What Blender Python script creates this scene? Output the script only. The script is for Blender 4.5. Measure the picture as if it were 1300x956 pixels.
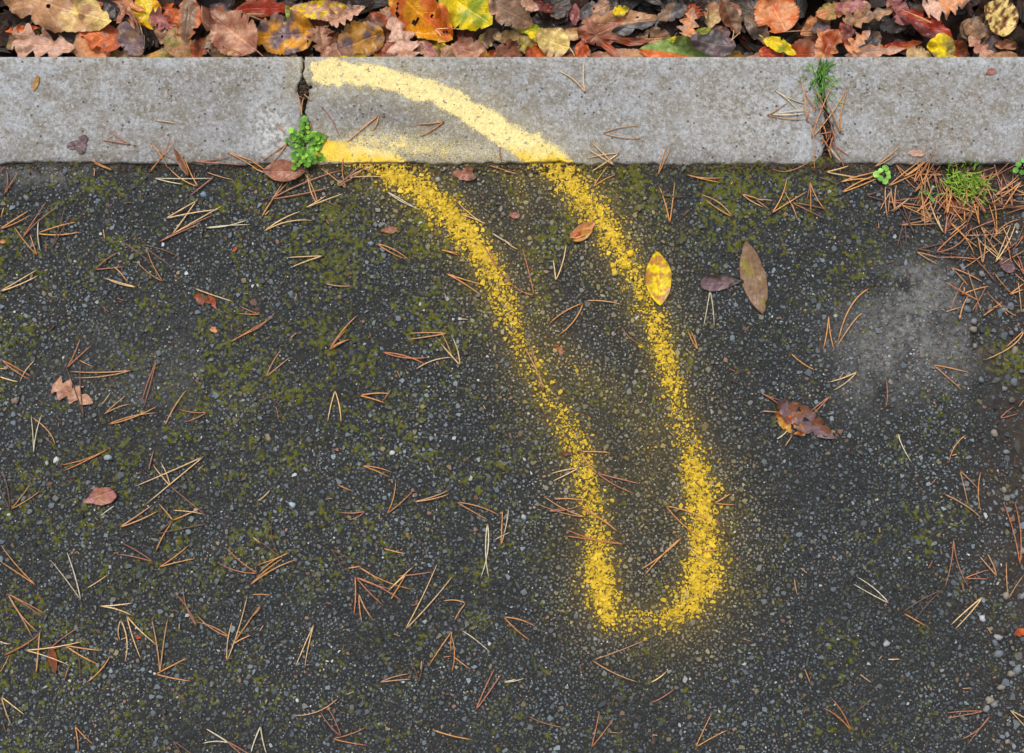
import bpy, math, random
import numpy as np

# ------------------------------------------------------------------ scene, camera, sky, sun, exposure
for o in list(bpy.data.objects):
    bpy.data.objects.remove(o)
scene = bpy.context.scene
COL = scene.collection

CAM_H = 1.50                       # someone holding a camera at chest height, looking straight down
cam_d = bpy.data.cameras.new("camera")
cam = bpy.data.objects.new("camera", cam_d)
COL.objects.link(cam)
cam.location = (0, 0, CAM_H)
cam.rotation_euler = (0, 0, 0)
cam_d.sensor_width = 36.0
cam_d.lens = 36.0 * CAM_H / 1.300
cam_d.shift_y = -44.0 / 1300.0
cam_d.clip_start = 0.05
cam_d.clip_end = 500.0
scene.camera = cam
scene.render.resolution_x = 1024
scene.render.resolution_y = 753

SUN_EL, SUN_AZ = math.radians(58), math.radians(-25)      # azimuth measured from +Y towards +X
world = bpy.data.worlds.new("World")
scene.world = world
world.use_nodes = True
wn = world.node_tree
wn.nodes.clear()
sky = wn.nodes.new("ShaderNodeTexSky")
sky.sky_type = 'NISHITA'
sky.sun_disc = False
sky.sun_elevation = SUN_EL
sky.sun_rotation = SUN_AZ
sky.air_density = 1.0
sky.dust_density = 4.0
hsv = wn.nodes.new("ShaderNodeHueSaturation")              # cloud cover takes most of the blue out
hsv.inputs["Saturation"].default_value = 0.22
bg = wn.nodes.new("ShaderNodeBackground")
bg.inputs["Strength"].default_value = 0.115
wo = wn.nodes.new("ShaderNodeOutputWorld")
wn.links.new(sky.outputs[0], hsv.inputs["Color"])
wn.links.new(hsv.outputs[0], bg.inputs[0])
wn.links.new(bg.outputs[0], wo.inputs[0])

sun_d = bpy.data.lights.new("sun", 'SUN')
sun = bpy.data.objects.new("sun", sun_d)
COL.objects.link(sun)
sun_d.energy = 1.5
sun_d.angle = math.radians(14)
sun_d.color = (1.0, 0.965, 0.91)
sun.location = (0, 2, 4)
sun.rotation_euler = (math.pi / 2 - SUN_EL, 0, -SUN_AZ + math.pi)

vs = scene.view_settings
vs.view_transform = 'Standard'
vs.look = 'None'
vs.gamma = 1.0
vs.use_curve_mapping = False
vs.exposure = 0.3

# ------------------------------------------------------------------ helpers
rng = np.random.default_rng(7)
random.seed(7)
KERB_TOP = 0.0045


def P(px, py, z=0.0):
    """a place measured in the photograph (1 px = 1 mm on the path) at its own height z"""
    k = (CAM_H - z) / CAM_H
    return ((px - 650.0) * 0.001 * k, (434.0 - py) * 0.001 * k)


def PX(x, y):
    return x * 1000.0 + 650.0, 434.0 - y * 1000.0


def lin(c):
    a = np.asarray(c, float) / 255.0
    return np.where(a <= 0.04045, a / 12.92, ((a + 0.055) / 1.055) ** 2.4)


_tab = rng.random((16, 256, 256))


def vnoise(x, y, s, seed=0):
    t = _tab[seed % 16]
    x = np.asarray(x, float) / s + 37.3 * (seed + 1)
    y = np.asarray(y, float) / s + 11.9 * (seed + 3)
    ix = np.floor(x).astype(int)
    iy = np.floor(y).astype(int)
    fx = x - ix
    fy = y - iy
    fx = fx * fx * (3 - 2 * fx)
    fy = fy * fy * (3 - 2 * fy)
    a = t[ix & 255, iy & 255]
    b = t[(ix + 1) & 255, iy & 255]
    c = t[ix & 255, (iy + 1) & 255]
    d = t[(ix + 1) & 255, (iy + 1) & 255]
    return (a * (1 - fx) + b * fx) * (1 - fy) + (c * (1 - fx) + d * fx) * fy


def fbm(x, y, s, seed=0, n=3):
    v = 0
    w = 0
    for i in range(n):
        v = v + vnoise(x, y, s / 2 ** i, seed + i * 3) * 0.5 ** i
        w += 0.5 ** i
    return v / w


def smooth(e0, e1, x):
    t = np.clip((np.asarray(x, float) - e0) / (e1 - e0), 0, 1)
    return t * t * (3 - 2 * t)


def make_mesh(name, verts, faces_list, attrs=None, smooth_sh=True, uv=None):
    """faces_list: list of (M,k) int arrays"""
    me = bpy.data.meshes.new(name)
    verts = np.asarray(verts, np.float32)
    me.vertices.add(len(verts))
    me.vertices.foreach_set("co", verts.ravel())
    loops = np.concatenate([np.asarray(f, np.int32).ravel() for f in faces_list])
    tot = np.concatenate([np.full(len(f), np.asarray(f).shape[1], np.int32) for f in faces_list])
    start = np.concatenate([[0], np.cumsum(tot)[:-1]]).astype(np.int32)
    me.loops.add(len(loops))
    me.loops.foreach_set("vertex_index", loops)
    me.polygons.add(len(tot))
    me.polygons.foreach_set("loop_start", start)
    me.polygons.foreach_set("use_smooth", np.full(len(tot), smooth_sh, bool))
    me.update(calc_edges=True)
    if attrs:
        for k, v in attrs.items():
            v = np.asarray(v, np.float32)
            if v.ndim == 1:
                at = me.attributes.new(k, 'FLOAT', 'POINT')
                at.data.foreach_set("value", v)
            else:
                if v.shape[1] == 3:
                    v = np.concatenate([v, np.ones((len(v), 1), np.float32)], 1)
                at = me.attributes.new(k, 'FLOAT_COLOR', 'POINT')
                at.data.foreach_set("color", v.ravel())
    return me


def link(name, me, mat=None, parent=None, loc=None):
    o = bpy.data.objects.new(name, me)
    COL.objects.link(o)
    if mat is not None and me is not None and len(me.materials) == 0:
        me.materials.append(mat)
    if parent is not None:
        o.parent = parent
    if loc is not None:
        o.location = loc
    return o


def tag(o, label=None, cat=None, group=None, kind=None):
    if label: o["label"] = label
    if cat: o["category"] = cat
    if group: o["group"] = group
    if kind: o["kind"] = kind
    return o


class N:
    """small node-graph writer"""
    def __init__(self, name):
        self.m = bpy.data.materials.new(name)
        self.m.use_nodes = True
        self.t = self.m.node_tree
        self.t.nodes.clear()
        self.out = self.t.nodes.new("ShaderNodeOutputMaterial")
        self.b = self.t.nodes.new("ShaderNodeBsdfPrincipled")
        self.t.links.new(self.b.outputs[0], self.out.inputs[0])

    def n(self, typ, **kw):
        nd = self.t.nodes.new(typ)
        for k, v in kw.items():
            setattr(nd, k, v)
        return nd

    def l(self, a, b):
        self.t.links.new(a, b)

    def val(self, sock, v):
        if hasattr(v, "is_linked") or hasattr(v, "links"):
            self.l(v, sock)
        else:
            sock.default_value = v

    def coord(self):
        if not hasattr(self, "_c"):
            self._c = self.n("ShaderNodeNewGeometry").outputs["Position"]
        return self._c

    def attr(self, name):
        nd = self.n("ShaderNodeAttribute")
        nd.attribute_name = name
        return nd

    def noise(self, scale, detail=3.0, rough=0.6, off=0.0):
        nd = self.n("ShaderNodeTexNoise")
        v = self.coord()
        if off:
            ad = self.n("ShaderNodeVectorMath", operation='ADD')
            self.l(v, ad.inputs[0])
            ad.inputs[1].default_value = (off, off * 1.7, off * .6)
            v = ad.outputs[0]
        self.l(v, nd.inputs["Vector"])
        nd.inputs["Scale"].default_value = scale
        nd.inputs["Detail"].default_value = detail
        nd.inputs["Roughness"].default_value = rough
        return nd.outputs["Fac"]

    def ramp(self, f, lo, hi, a=0.0, b=1.0):
        nd = self.n("ShaderNodeMapRange")
        nd.interpolation_type = 'SMOOTHSTEP'
        self.val(nd.inputs["Value"], f)
        for k, v in zip(("From Min", "From Max", "To Min", "To Max"), (lo, hi, a, b)):
            nd.inputs[k].default_value = v
        return nd.outputs[0]

    def math(self, op, a, b=0.0):
        nd = self.n("ShaderNodeMath", operation=op)
        self.val(nd.inputs[0], a)
        self.val(nd.inputs[1], b)
        return nd.outputs[0]

    def mix(self, f, a, b, mode='MIX'):
        nd = self.n("ShaderNodeMix", data_type='RGBA', blend_type=mode)
        self.val(nd.inputs[0], f)
        for s, v in ((nd.inputs[6], a), (nd.inputs[7], b)):
            if isinstance(v, (tuple, list, np.ndarray)):
                s.default_value = (float(v[0]), float(v[1]), float(v[2]), 1.0)
            else:
                self.l(v, s)
        return nd.outputs[2]

    def bump(self, h, strength, dist):
        nd = self.n("ShaderNodeBump")
        self.l(h, nd.inputs["Height"])
        nd.inputs["Strength"].default_value = strength
        nd.inputs["Distance"].default_value = dist
        self.l(nd.outputs[0], self.b.inputs["Normal"])

    def done(self, col, rough=0.8, spec=0.3):
        if isinstance(col, (tuple, list, np.ndarray)):
            self.b.inputs["Base Color"].default_value = (float(col[0]), float(col[1]), float(col[2]), 1)
        else:
            self.l(col, self.b.inputs["Base Color"])
        self.val(self.b.inputs["Roughness"], rough)
        self.b.inputs["Specular IOR Level"].default_value = spec
        return self.m


# ------------------------------------------------------------------ materials
def mat_asphalt():
    g = N("worn_asphalt")
    mask = g.attr("mask")
    sep = g.n("ShaderNodeSeparateColor")
    g.l(mask.outputs["Color"], sep.inputs[0])
    moss, dust, haze = sep.outputs[0], sep.outputs[1], sep.outputs[2]
    vor = g.n("ShaderNodeTexVoronoi")
    g.l(g.coord(), vor.inputs["Vector"])
    vor.inputs["Scale"].default_value = 430.0
    sv = g.n("ShaderNodeSeparateColor")
    g.l(vor.outputs["Color"], sv.inputs[0])
    bitumen = g.mix(g.noise(14, 5, .65), lin((30, 32, 34)), lin((48, 48, 47)))
    grit = g.mix(sv.outputs[1], lin((62, 70, 78)), lin((92, 95, 96)))
    gfac = g.math('MULTIPLY', g.ramp(sv.outputs[0], .45, 1.0), g.ramp(vor.outputs["Distance"], .55, .25))
    c = g.mix(g.math('MULTIPLY', gfac, .75), bitumen, grit)
    white = g.ramp(sv.outputs[2], .991, .996)
    c = g.mix(g.math('MULTIPLY', white, g.ramp(vor.outputs["Distance"], .5, .3)), c, lin((190, 190, 186)))
    c = g.mix(g.math('MULTIPLY', dust, g.ramp(g.noise(160, 4, .7, 3), .25, .62)), c, lin((134, 132, 130)))
    brown = g.ramp(g.noise(17, 5, .65, 5), .56, .72)
    soil = g.attr("soil")
    c = g.mix(g.math('MULTIPLY', brown, .28), c, lin((62, 56, 49)))
    c = g.mix(g.math('MULTIPLY', soil.outputs["Fac"], g.ramp(g.noise(120, 5, .75, 31), .3, .6, .4, 1.0)), c, g.mix(g.noise(400, 4, .7, 17), lin((40, 31, 25)), lin((86, 70, 56))))
    mcol = g.mix(g.noise(330, 3, .6, 9), lin((58, 62, 14)), lin((112, 114, 26)))
    c = g.mix(moss, c, mcol)
    c = g.mix(g.math('MULTIPLY', haze, g.ramp(g.noise(420, 2, .6, 12), .3, .62)), c, lin((206, 172, 58)))
    h = g.math('ADD', g.math('MULTIPLY', vor.outputs["Distance"], -.8), g.noise(900, 2, .6))
    g.bump(h, .55, .0012)
    return g.done(c, .82, .35)


def mat_chip():
    g = N("aggregate_stone")
    a = g.attr("col")
    haze = g.attr("haze")
    n = g.ramp(g.noise(700, 3, .65), .25, .75, .68, 1.25)
    c = g.mix(1.0, a.outputs["Color"], n, 'MULTIPLY')
    c = g.mix(g.math('MULTIPLY', haze.outputs["Fac"], g.ramp(g.noise(500, 2, .6, 12), .25, .6, .35, 1.0)), c, lin((196, 170, 74)))
    g.bump(g.noise(1100, 3, .6, 4), .35, .0006)
    return g.done(c, .62, .4)


def mat_paint(name, pale):
    g = N(name)
    a = g.attr("col")
    n = g.ramp(g.noise(520, 3, .6), .3, .7, .82, 1.08)
    c = g.mix(1.0, a.outputs["Color"], n, 'MULTIPLY')
    g.bump(g.noise(800, 3, .6, 2), .4, .0008)
    return g.done(c, .55 if not pale else .7, .35)


def mat_concrete():
    g = N("weathered_concrete")
    mask = g.attr("mask")
    sep = g.n("ShaderNodeSeparateColor")
    g.l(mask.outputs["Color"], sep.inputs[0])
    stain, lichen, haze = sep.outputs[0], sep.outputs[1], sep.outputs[2]
    c = g.mix(g.ramp(g.noise(42, 6, .75), .34, .66), lin((134, 129, 120)), lin((170, 173, 178)))
    c = g.mix(g.math('MULTIPLY', g.ramp(g.noise(9, 5, .7, 40), .42, .64), .5), c, lin((134, 121, 100)))
    c = g.mix(g.math('MULTIPLY', g.ramp(g.noise(70, 6, .78, 6), .5, .66), .7), c, lin((122, 106, 82)))
    c = g.mix(g.math('MULTIPLY', g.ramp(g.noise(190, 5, .75, 2), .52, .66), .75), c, lin((186, 192, 200)))
    c = g.mix(g.math('MULTIPLY', g.ramp(g.noise(210, 5, .8, 8), .52, .66), .7), c, lin((92, 88, 82)))
    c = g.mix(g.math('MULTIPLY', g.ramp(g.noise(520, 3, .8, 21), .55, .68), .6), c, lin((78, 76, 74)))
    c = g.mix(g.math('MULTIPLY', g.ramp(g.noise(480, 3, .8, 27), .58, .70), .6), c, lin((206, 210, 214)))
    c = g.mix(g.math('MULTIPLY', stain, g.ramp(g.noise(240, 6, .8, 14), .36, .60, .25, 1.0)), c, lin((108, 102, 95)))
    c = g.mix(g.math('MULTIPLY', lichen, g.ramp(g.noise(150, 4, .7, 15), .42, .6)), c, lin((206, 208, 208)))
    vor = g.n("ShaderNodeTexVoronoi")
    g.l(g.coord(), vor.inputs["Vector"])
    vor.inputs["Scale"].default_value = 260.0
    sv = g.n("ShaderNodeSeparateColor")
    g.l(vor.outputs["Color"], sv.inputs[0])
    v2 = g.n("ShaderNodeTexVoronoi")
    g.l(g.coord(), v2.inputs["Vector"])
    v2.inputs["Scale"].default_value = 330.0
    s2 = g.n("ShaderNodeSeparateColor")
    g.l(v2.outputs["Color"], s2.inputs[0])
    c = g.mix(g.ramp(s2.outputs[0], .6, 1.0, 0.0, .34), c, lin((96, 91, 82)))
    c = g.mix(g.ramp(s2.outputs[1], .7, 1.0, 0.0, .38), c, lin((192, 196, 202)))
    pit = g.math('MULTIPLY', g.ramp(sv.outputs[0], .955, .97), g.ramp(vor.outputs["Distance"], .5, .2))
    c = g.mix(g.math('MULTIPLY', pit, .75), c, lin((70, 66, 62)))
    c = g.mix(g.math('MULTIPLY', haze, g.ramp(g.noise(650, 3, .8, 12), .42, .58)), c, lin((238, 220, 158)))
    h = g.math('ADD', g.noise(420, 4, .7, 1), g.math('MULTIPLY', pit, -1.2))
    g.bump(h, .8, .0018)
    return g.done(c, .88, .25)


def mat_soil():
    g = N("dark_soil")
    c = g.mix(g.noise(60, 5, .7), lin((22, 16, 12)), lin((50, 37, 28)))  # dark soil, blackened further to stand for deep shade in leaf gaps
    c = g.mix(g.ramp(g.noise(320, 4, .7, 3), .6, .75), c, lin((92, 76, 60)))
    g.bump(g.noise(260, 5, .7, 2), .9, .004)
    return g.done(c, .95, .15)


def mat_leaf():
    g = N("fallen_leaf")
    a = g.attr("col")
    uv = g.attr("luv")                       # r = along the midrib, g = across (0..1, .5 = midrib), b = vein count / 40
    sep = g.n("ShaderNodeSeparateColor")
    g.l(uv.outputs["Color"], sep.inputs[0])
    av = g.math('MULTIPLY', g.math('ABSOLUTE', g.math('SUBTRACT', sep.outputs[1], .5)), 2.0)
    ph = g.math('MULTIPLY', g.math('SUBTRACT', sep.outputs[0], g.math('MULTIPLY', av, .28)), g.math('MULTIPLY', sep.outputs[2], 40.0))
    fr = g.math('ABSOLUTE', g.math('SUBTRACT', g.math('FRACT', ph), .5))
    sec = g.ramp(fr, .42, .5)
    mid = g.ramp(av, .09, .02)
    vein = g.math('MAXIMUM', g.math('MULTIPLY', sec, .7), mid)
    n = g.ramp(g.noise(190, 5, .7), .28, .72, .66, 1.22)
    c = g.mix(1.0, a.outputs["Color"], n, 'MULTIPLY')
    blot = g.ramp(g.noise(120, 4, .75, 4), .62, .74)
    c = g.mix(g.math('MULTIPLY', blot, .55), c, g.mix(1.0, c, (.42, .32, .26), 'MULTIPLY'))
    c = g.mix(g.math('MULTIPLY', vein, .55), c, g.mix(1.0, c, (1.55, 1.45, 1.35), 'MULTIPLY'))
    h = g.math('ADD', g.math('MULTIPLY', vein, -.8), g.noise(150, 4, .6, 7))
    g.bump(h, .5, .0018)
    m = g.done(c, .4, .5)
    # thin blade lets a little light through
    tr = g.n("ShaderNodeBsdfTranslucent")
    g.l(c, tr.inputs[0])
    mx = g.n("ShaderNodeMixShader")
    mx.inputs[0].default_value = .16
    g.l(g.b.outputs[0], mx.inputs[1])
    g.l(tr.outputs[0], mx.inputs[2])
    g.l(mx.outputs[0], g.out.inputs[0])
    return m


def mat_needle():
    g = N("dry_pine_needle")
    a = g.attr("col")
    n = g.ramp(g.noise(260, 3, .6), .3, .7, .75, 1.2)
    c = g.mix(1.0, a.outputs["Color"], n, 'MULTIPLY')
    return g.done(c, .42, .45)


def mat_green(name, r1, r2, scale=140):
    g = N(name)
    a = g.attr("col")
    n = g.ramp(g.noise(scale, 3, .6), .3, .7, .72, 1.25)
    c = g.mix(1.0, a.outputs["Color"], n, 'MULTIPLY')
    return g.done(c, .62, .2)


def mat_crumb():
    g = N("dry_dirt_crumbs")
    c = g.mix(g.noise(300, 4, .7), lin((44, 36, 29)), lin((98, 84, 68)))
    return g.done(c, .95, .15)


M_CRUMB = mat_crumb()
M_ASPH = mat_asphalt()
M_CHIP = mat_chip()
M_PAINT = mat_paint("yellow_spray_paint", False)
M_KPAINT = mat_paint("yellow_spray_paint_on_concrete", True)
M_CONC = mat_concrete()
M_SOIL = mat_soil()
M_LEAF = mat_leaf()
M_NEEDLE = mat_needle()
M_GREEN = mat_green("green_leaf", 0, 0)
M_MOSS = mat_green("moss_green", 0, 0, 400)

# ------------------------------------------------------------------ where the paint, the moss and the dust lie (all in photo mm)
RIGHT = [(392, 90, 16, 1), (440, 92, 16, 1), (500, 101, 16, 1), (545, 117, 17, 1), (590, 139, 18, 1), (630, 165, 20, 1), (665, 186, 21, .95),
         (690, 200, 22, .95), (716, 221, 22, .9), (745, 251, 21, .85), (770, 288, 20, .82), (792, 324, 20, .8), (810, 362, 19, .74), (826, 402, 18, .72),
         (840, 438, 17, .8), (848, 470, 17, .88), (856, 500, 16, .7), (868, 550, 17, .64), (882, 596, 20, .82), (892, 640, 22, .9),
         (897, 690, 22, .88), (894, 735, 24, .92), (878, 764, 23, .88), (852, 782, 19, .8)]
LEFT = [(410, 192, 17, 1), (440, 193, 16, 1), (475, 201, 17, 1), (500, 217, 19, .95), (535, 243, 18, .93), (572, 274, 19, .92), (604, 312, 18, .95), (625, 350, 17, .88),
        (640, 385, 18, .8), (655, 420, 18, .7), (672, 458, 18, .66), (692, 496, 18, .6), (715, 532, 18, .66), (734, 575, 18, .74), (748, 620, 17, .75),
        (757, 668, 18, .78), (762, 715, 20, .92), (766, 760, 20, .92), (772, 782, 17, .8)]
FOOT = [(768, 770, 19, .85), (786, 784, 19, .76), (815, 790, 19, .72), (852, 782, 21, .82)]
GHOST = [(636, 212, 14, 0.57), (656, 222, 14, 0.57), (664, 290, 13, 0.32), (676, 360, 14, 0.36), (690, 420, 17, 0.43), (716, 455, 18, 0.46), (745, 480, 18, 0.38), (790, 512, 20, 0.27), (832, 548, 24, 0.41), (826, 600, 24, 0.32), (812, 660, 26, 0.22)]
KWASH = [(430, 183, 10, .85), (470, 181, 14, .82), (520, 185, 18, .76), (570, 190, 19, .68), (615, 197, 17, .56), (650, 203, 14, .45)]
HALO = [(862, 470, 30, .14), (905, 600, 30, .2), (905, 690, 32, .2), (890, 780, 34, .22), (800, 700, 26, .2), (790, 790, 26, .28), (850, 800, 40, .34), (820, 640, 30, .24), (835, 560, 34, .26), (700, 470, 30, .2), (840, 400, 30, .16)]


def widen(pts):
    return [(x, y, w * (1.0 if y < 208 else 1.22), a) for x, y, w, a in pts]


RIGHT, LEFT = widen(RIGHT), widen(LEFT)


def band(px, py, pts, soft=1.0):
    d = np.zeros_like(px)
    for (x0, y0, w0, a0), (x1, y1, w1, a1) in zip(pts[:-1], pts[1:]):
        dx, dy = x1 - x0, y1 - y0
        m = (px > min(x0, x1) - 150) & (px < max(x0, x1) + 150) & (py > min(y0, y1) - 150) & (py < max(y0, y1) + 150)
        if not m.any():
            continue
        t = np.clip(((px[m] - x0) * dx + (py[m] - y0) * dy) / (dx * dx + dy * dy), 0, 1)
        r = np.hypot(px[m] - x0 - t * dx, py[m] - y0 - t * dy)
        w = (w0 + (w1 - w0) * t)
        a = (a0 + (a1 - a0) * t)
        q = a / (1 + np.exp((r - w * .95) / (np.where(py[m] < 208, .21, .35) * w * soft)))
        d[m] = np.maximum(d[m], q * smooth(140, 60, r))
    return d


def paint_density(px, py):
    """(solid, haze) paint cover at photo places"""
    shp = px.shape
    px = px.ravel().astype(float)
    py = py.ravel().astype(float)
    wx = px + (vnoise(px, py, 26, 2) - .5) * 8 + (vnoise(px, py, 9, 4) - .5) * 4
    wy = py + (vnoise(px, py, 26, 5) - .5) * 8 + (vnoise(px, py, 9, 6) - .5) * 4
    a = np.maximum(band(wx, wy, RIGHT, 1.0), band(wx, wy, LEFT, 1.1))
    a = np.maximum(a, band(wx, wy, FOOT, 1.6))
    gh = np.maximum(band(wx, wy, GHOST, 2.2), band(wx, wy, KWASH, 1.9) * (py < 214))
    hz = np.maximum(band(wx, wy, [(x, y, w * 1.25, q) for x, y, w, q in RIGHT], 2.6), band(wx, wy, [(x, y, w * 1.2, q) for x, y, w, q in LEFT], 2.6))
    for x, y, r, q in HALO:
        hz = np.maximum(hz, q * np.exp(-((px - x) ** 2 + (py - y) ** 2) / (2 * r * r)))
    on_kerb = py < 209
    a = np.where(on_kerb & (px < 393 + 5 * vnoise(px, py, 6, 3)) & (py < 150), 0, a)
    return np.maximum(a, gh * .8).reshape(shp), np.clip(np.maximum(hz * .62, gh * 1.15), 0, 1).reshape(shp)


MOSS_SPOTS = [(60, 235, 70, .55), (200, 228, 60, .5), (290, 250, 60, .6), (430, 300, 90, .9), (520, 300, 90, .8), (420, 400, 110, .55), (560, 390, 90, .7), (620, 470, 90, .5),
              (820, 235, 60, .9), (740, 215, 40, .9), (930, 250, 80, .85), (1010, 235, 60, .8), (700, 300, 60, .6), (1000, 330, 80, .5), (1080, 330, 70, .5), (1150, 310, 30, .5), (1030, 420, 80, .4),
              (1290, 450, 40, .9), (1180, 650, 60, .5), (1150, 560, 60, .35), (1280, 770, 40, .5), (80, 560, 70, .45), (120, 430, 90, .35), (40, 700, 60, .3), (500, 520, 90, .4),
              (700, 700, 90, .35), (930, 730, 70, .3), (480, 700, 90, .3), (640, 790, 100, .3), (1060, 800, 90, .35), (340, 860, 100, .3), (780, 620, 60, .3), (300, 330, 70, .5),
              (200, 920, 120, .3), (700, 930, 120, .3), (1050, 940, 120, .35)]


def moss_mask(px, py):
    d = np.full(px.shape, .24) * smooth(1350, 500, px + py * .4) + .17
    for x, y, r, q in MOSS_SPOTS:
        d = np.maximum(d, .86 * q * np.exp(-((px - x) ** 2 + (py - y) ** 2) / (2 * (r * .85) ** 2)))
    n = .36 * vnoise(px, py, 7, 1) + .64 * vnoise(px, py, 3.2, 8)
    big = vnoise(px, py, 38, 9)
    fade = smooth(120, 10, np.maximum.reduce([-px - 40, px - 1340, py - 985]))
    return fade * smooth(.0, .14, d * .58 + (big - .5) * .26 - (1 - n) * .80 + .07)


def dust_mask(px, py):
    d = np.zeros(px.shape)
    for x, y, rx, ry, q in [(1175, 375, 58, 42, 1.0), (1140, 430, 75, 58, .9), (1205, 440, 40, 50, .7), (1110, 480, 60, 40, .5), (1165, 350, 40, 22, .7), (60, 222, 90, 14, .5), (190, 480, 120, 70, .18)]:
        d = np.maximum(d, q * np.exp(-(((px - x) / rx) ** 2 + ((py - y) / ry) ** 2)))
    n = fbm(px, py, 34, 13, 3)
    return np.clip(d * smooth(.28, .58, n + d * .12) * (.45 + .75 * vnoise(px, py, 7, 4)), 0, 1)


def rough_edge(py):
    """where the sound asphalt gives way to loose, broken edge on the right"""
    return np.interp(py, [200, 260, 330, 400, 470, 560, 650, 760, 868, 1000], [1150, 1175, 1200, 1222, 1238, 1258, 1268, 1270, 1255, 1240])


def soil_mask(px, py):
    n = fbm(px, py, 30, 10, 3) - .5
    a = smooth(26, 2, py - 207 + n * 26) * (.35 + .5 * smooth(980, 1150, px))
    b = np.exp(-(((px - 1290) / 75) ** 2 + ((py - 225) / 75) ** 2)) * 1.1 + .75 * np.exp(-(((px - 1320) / 60) ** 2 + ((py - 620) / 260) ** 2)) + .8 * np.exp(-(((px - 1225) / 70) ** 2 + ((py - 215) / 36) ** 2)) + .5 * np.exp(-(((px - 1052) / 22) ** 2 + ((py - 212) / 16) ** 2))
    fade = smooth(200, 20, np.maximum.reduce([-px - 40, px - 1340, py - 985]))
    return fade * np.clip(np.maximum(a, b + n * .7 * (b > .05)), 0, 1)


def asphalt_height(px, py):
    fade = smooth(160, 20, np.maximum.reduce([-px - 40, px - 1340, py - 985]))      # fine relief only where the sheet is fine enough to carry it
    z = (fbm(px, py, 120, 3, 3) - .5) * .004 * fade + (fbm(px, py, 9, 5, 3) - .5) * .0022 * fade
    z = z + (vnoise(px, py, 3.2, 7) - .5) * .0020 * fade + .0034 * smooth(13, 1, np.abs(py - 207)) * smooth(.35, .75, fbm(px, py, 26, 12, 3))
    br = smooth(-10, 25, px - rough_edge(py) + (vnoise(px, py, 30, 4) - .5) * 40)
    z = z - br * fade * (.004 + .006 * vnoise(px, py, 22, 6))
    z = z - .0012 * smooth(12, 0, py - 208) + .0015 * smooth(14, 2, py - 208) * vnoise(px, py, 12, 2)                 # worn gutter along the kerb
    z = z + .0010 * moss_mask(px, py)
    return z

# ------------------------------------------------------------------ the path
def axis(lo, hi, step, far_lo, far_hi):
    a = np.arange(lo, hi + step * .5, step)
    out_hi, out_lo = [], []
    d, v = step * 1.3, a[-1]
    while v < far_hi:
        v += d
        d *= 1.16
        out_hi.append(v)
    d, v = step * 1.3, a[0]
    while far_lo is not None and v > far_lo:
        v -= d
        d *= 1.16
        out_lo.append(v)
    return np.concatenate([out_lo[::-1], a, out_hi])


def grid_faces(nr, nc):
    i = np.arange(nr * nc).reshape(nr, nc)
    return np.stack([i[:-1, :-1], i[1:, :-1], i[1:, 1:], i[:-1, 1:]], -1).reshape(-1, 4)


ax = axis(-40, 1340, 1.5, -60000, 60000)
ay = axis(200, 985, 1.5, None, 60000)
GX, GY = np.meshgrid(ax, ay)                     # rows follow py
GZ = asphalt_height(GX, GY)
solid, haze = paint_density(GX, GY)
moss = moss_mask(GX, GY) * (1 - .75 * smooth(.3, .7, solid))
mask = np.stack([moss, dust_mask(GX, GY), np.clip(haze * .13 + solid * .26, 0, 1)], -1)
V = np.stack([(GX - 650) * .001, (434 - GY) * .001, GZ], -1).reshape(-1, 3)
F = grid_faces(*GX.shape)
asphalt = link("asphalt_path", make_mesh("asphalt_path", V, [F], {"mask": mask.reshape(-1, 3), "soil": soil_mask(GX, GY).ravel()}), M_ASPH)
tag(asphalt, "worn dark asphalt path with exposed grey chippings and moss", None, None, "structure")

# paint sheet on the asphalt: the painted facets, 0.3 mm proud of the surface they cover
PAINT_V, PAINT_F, PAINT_C, pbase = [], [], [], 0


def paint_colour(n, seed, dens):
    r = np.random.default_rng(seed)
    t = np.clip(r.normal(.55, .17, n), 0, 1)[:, None]
    c = lin((160, 126, 16)) * (1 - t) + lin((236, 200, 52)) * t
    thin = smooth(.75, .2, dens)[:, None]
    return c * (1 - thin * .35) + lin((150, 130, 60)) * thin * .35


fc = (GX[:-1, :-1] + .75).ravel(), (GY[:-1, :-1] + .75).ravel()
inb = (fc[0] > 380) & (fc[0] < 1010) & (fc[1] > 203) & (fc[1] < 880)
sd = np.zeros(len(F))
s0, h0 = paint_density(fc[0][inb], fc[1][inb])
nz = .34 * vnoise(fc[0][inb], fc[1][inb], 5.5, 10) + .33 * vnoise(fc[0][inb], fc[1][inb], 3, 11) + .33 * rng.random(inb.sum())
keep = np.zeros(len(F), bool)
lowz = (asphalt_height(fc[0][inb], fc[1][inb]))
keep[inb] = s0 * .84 > (.22 + .75 * nz)
Fk = F[keep]
used, inv = np.unique(Fk, return_inverse=True)
pv = V[used] + np.array([0, 0, .0003])
dd, _ = paint_density(GX.ravel()[used], GY.ravel()[used])
PAINT_V.append(pv)
PAINT_F.append(inv.reshape(-1, 4))
PAINT_C.append(paint_colour(len(used), 3, dd) * (.72 + .5 * vnoise(GX.ravel()[used], GY.ravel()[used], 7, 12))[:, None])
pbase = len(pv)

# ---- stone chippings set in the surface
cr = np.random.default_rng(21)
cells = {}
CH = []


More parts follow.
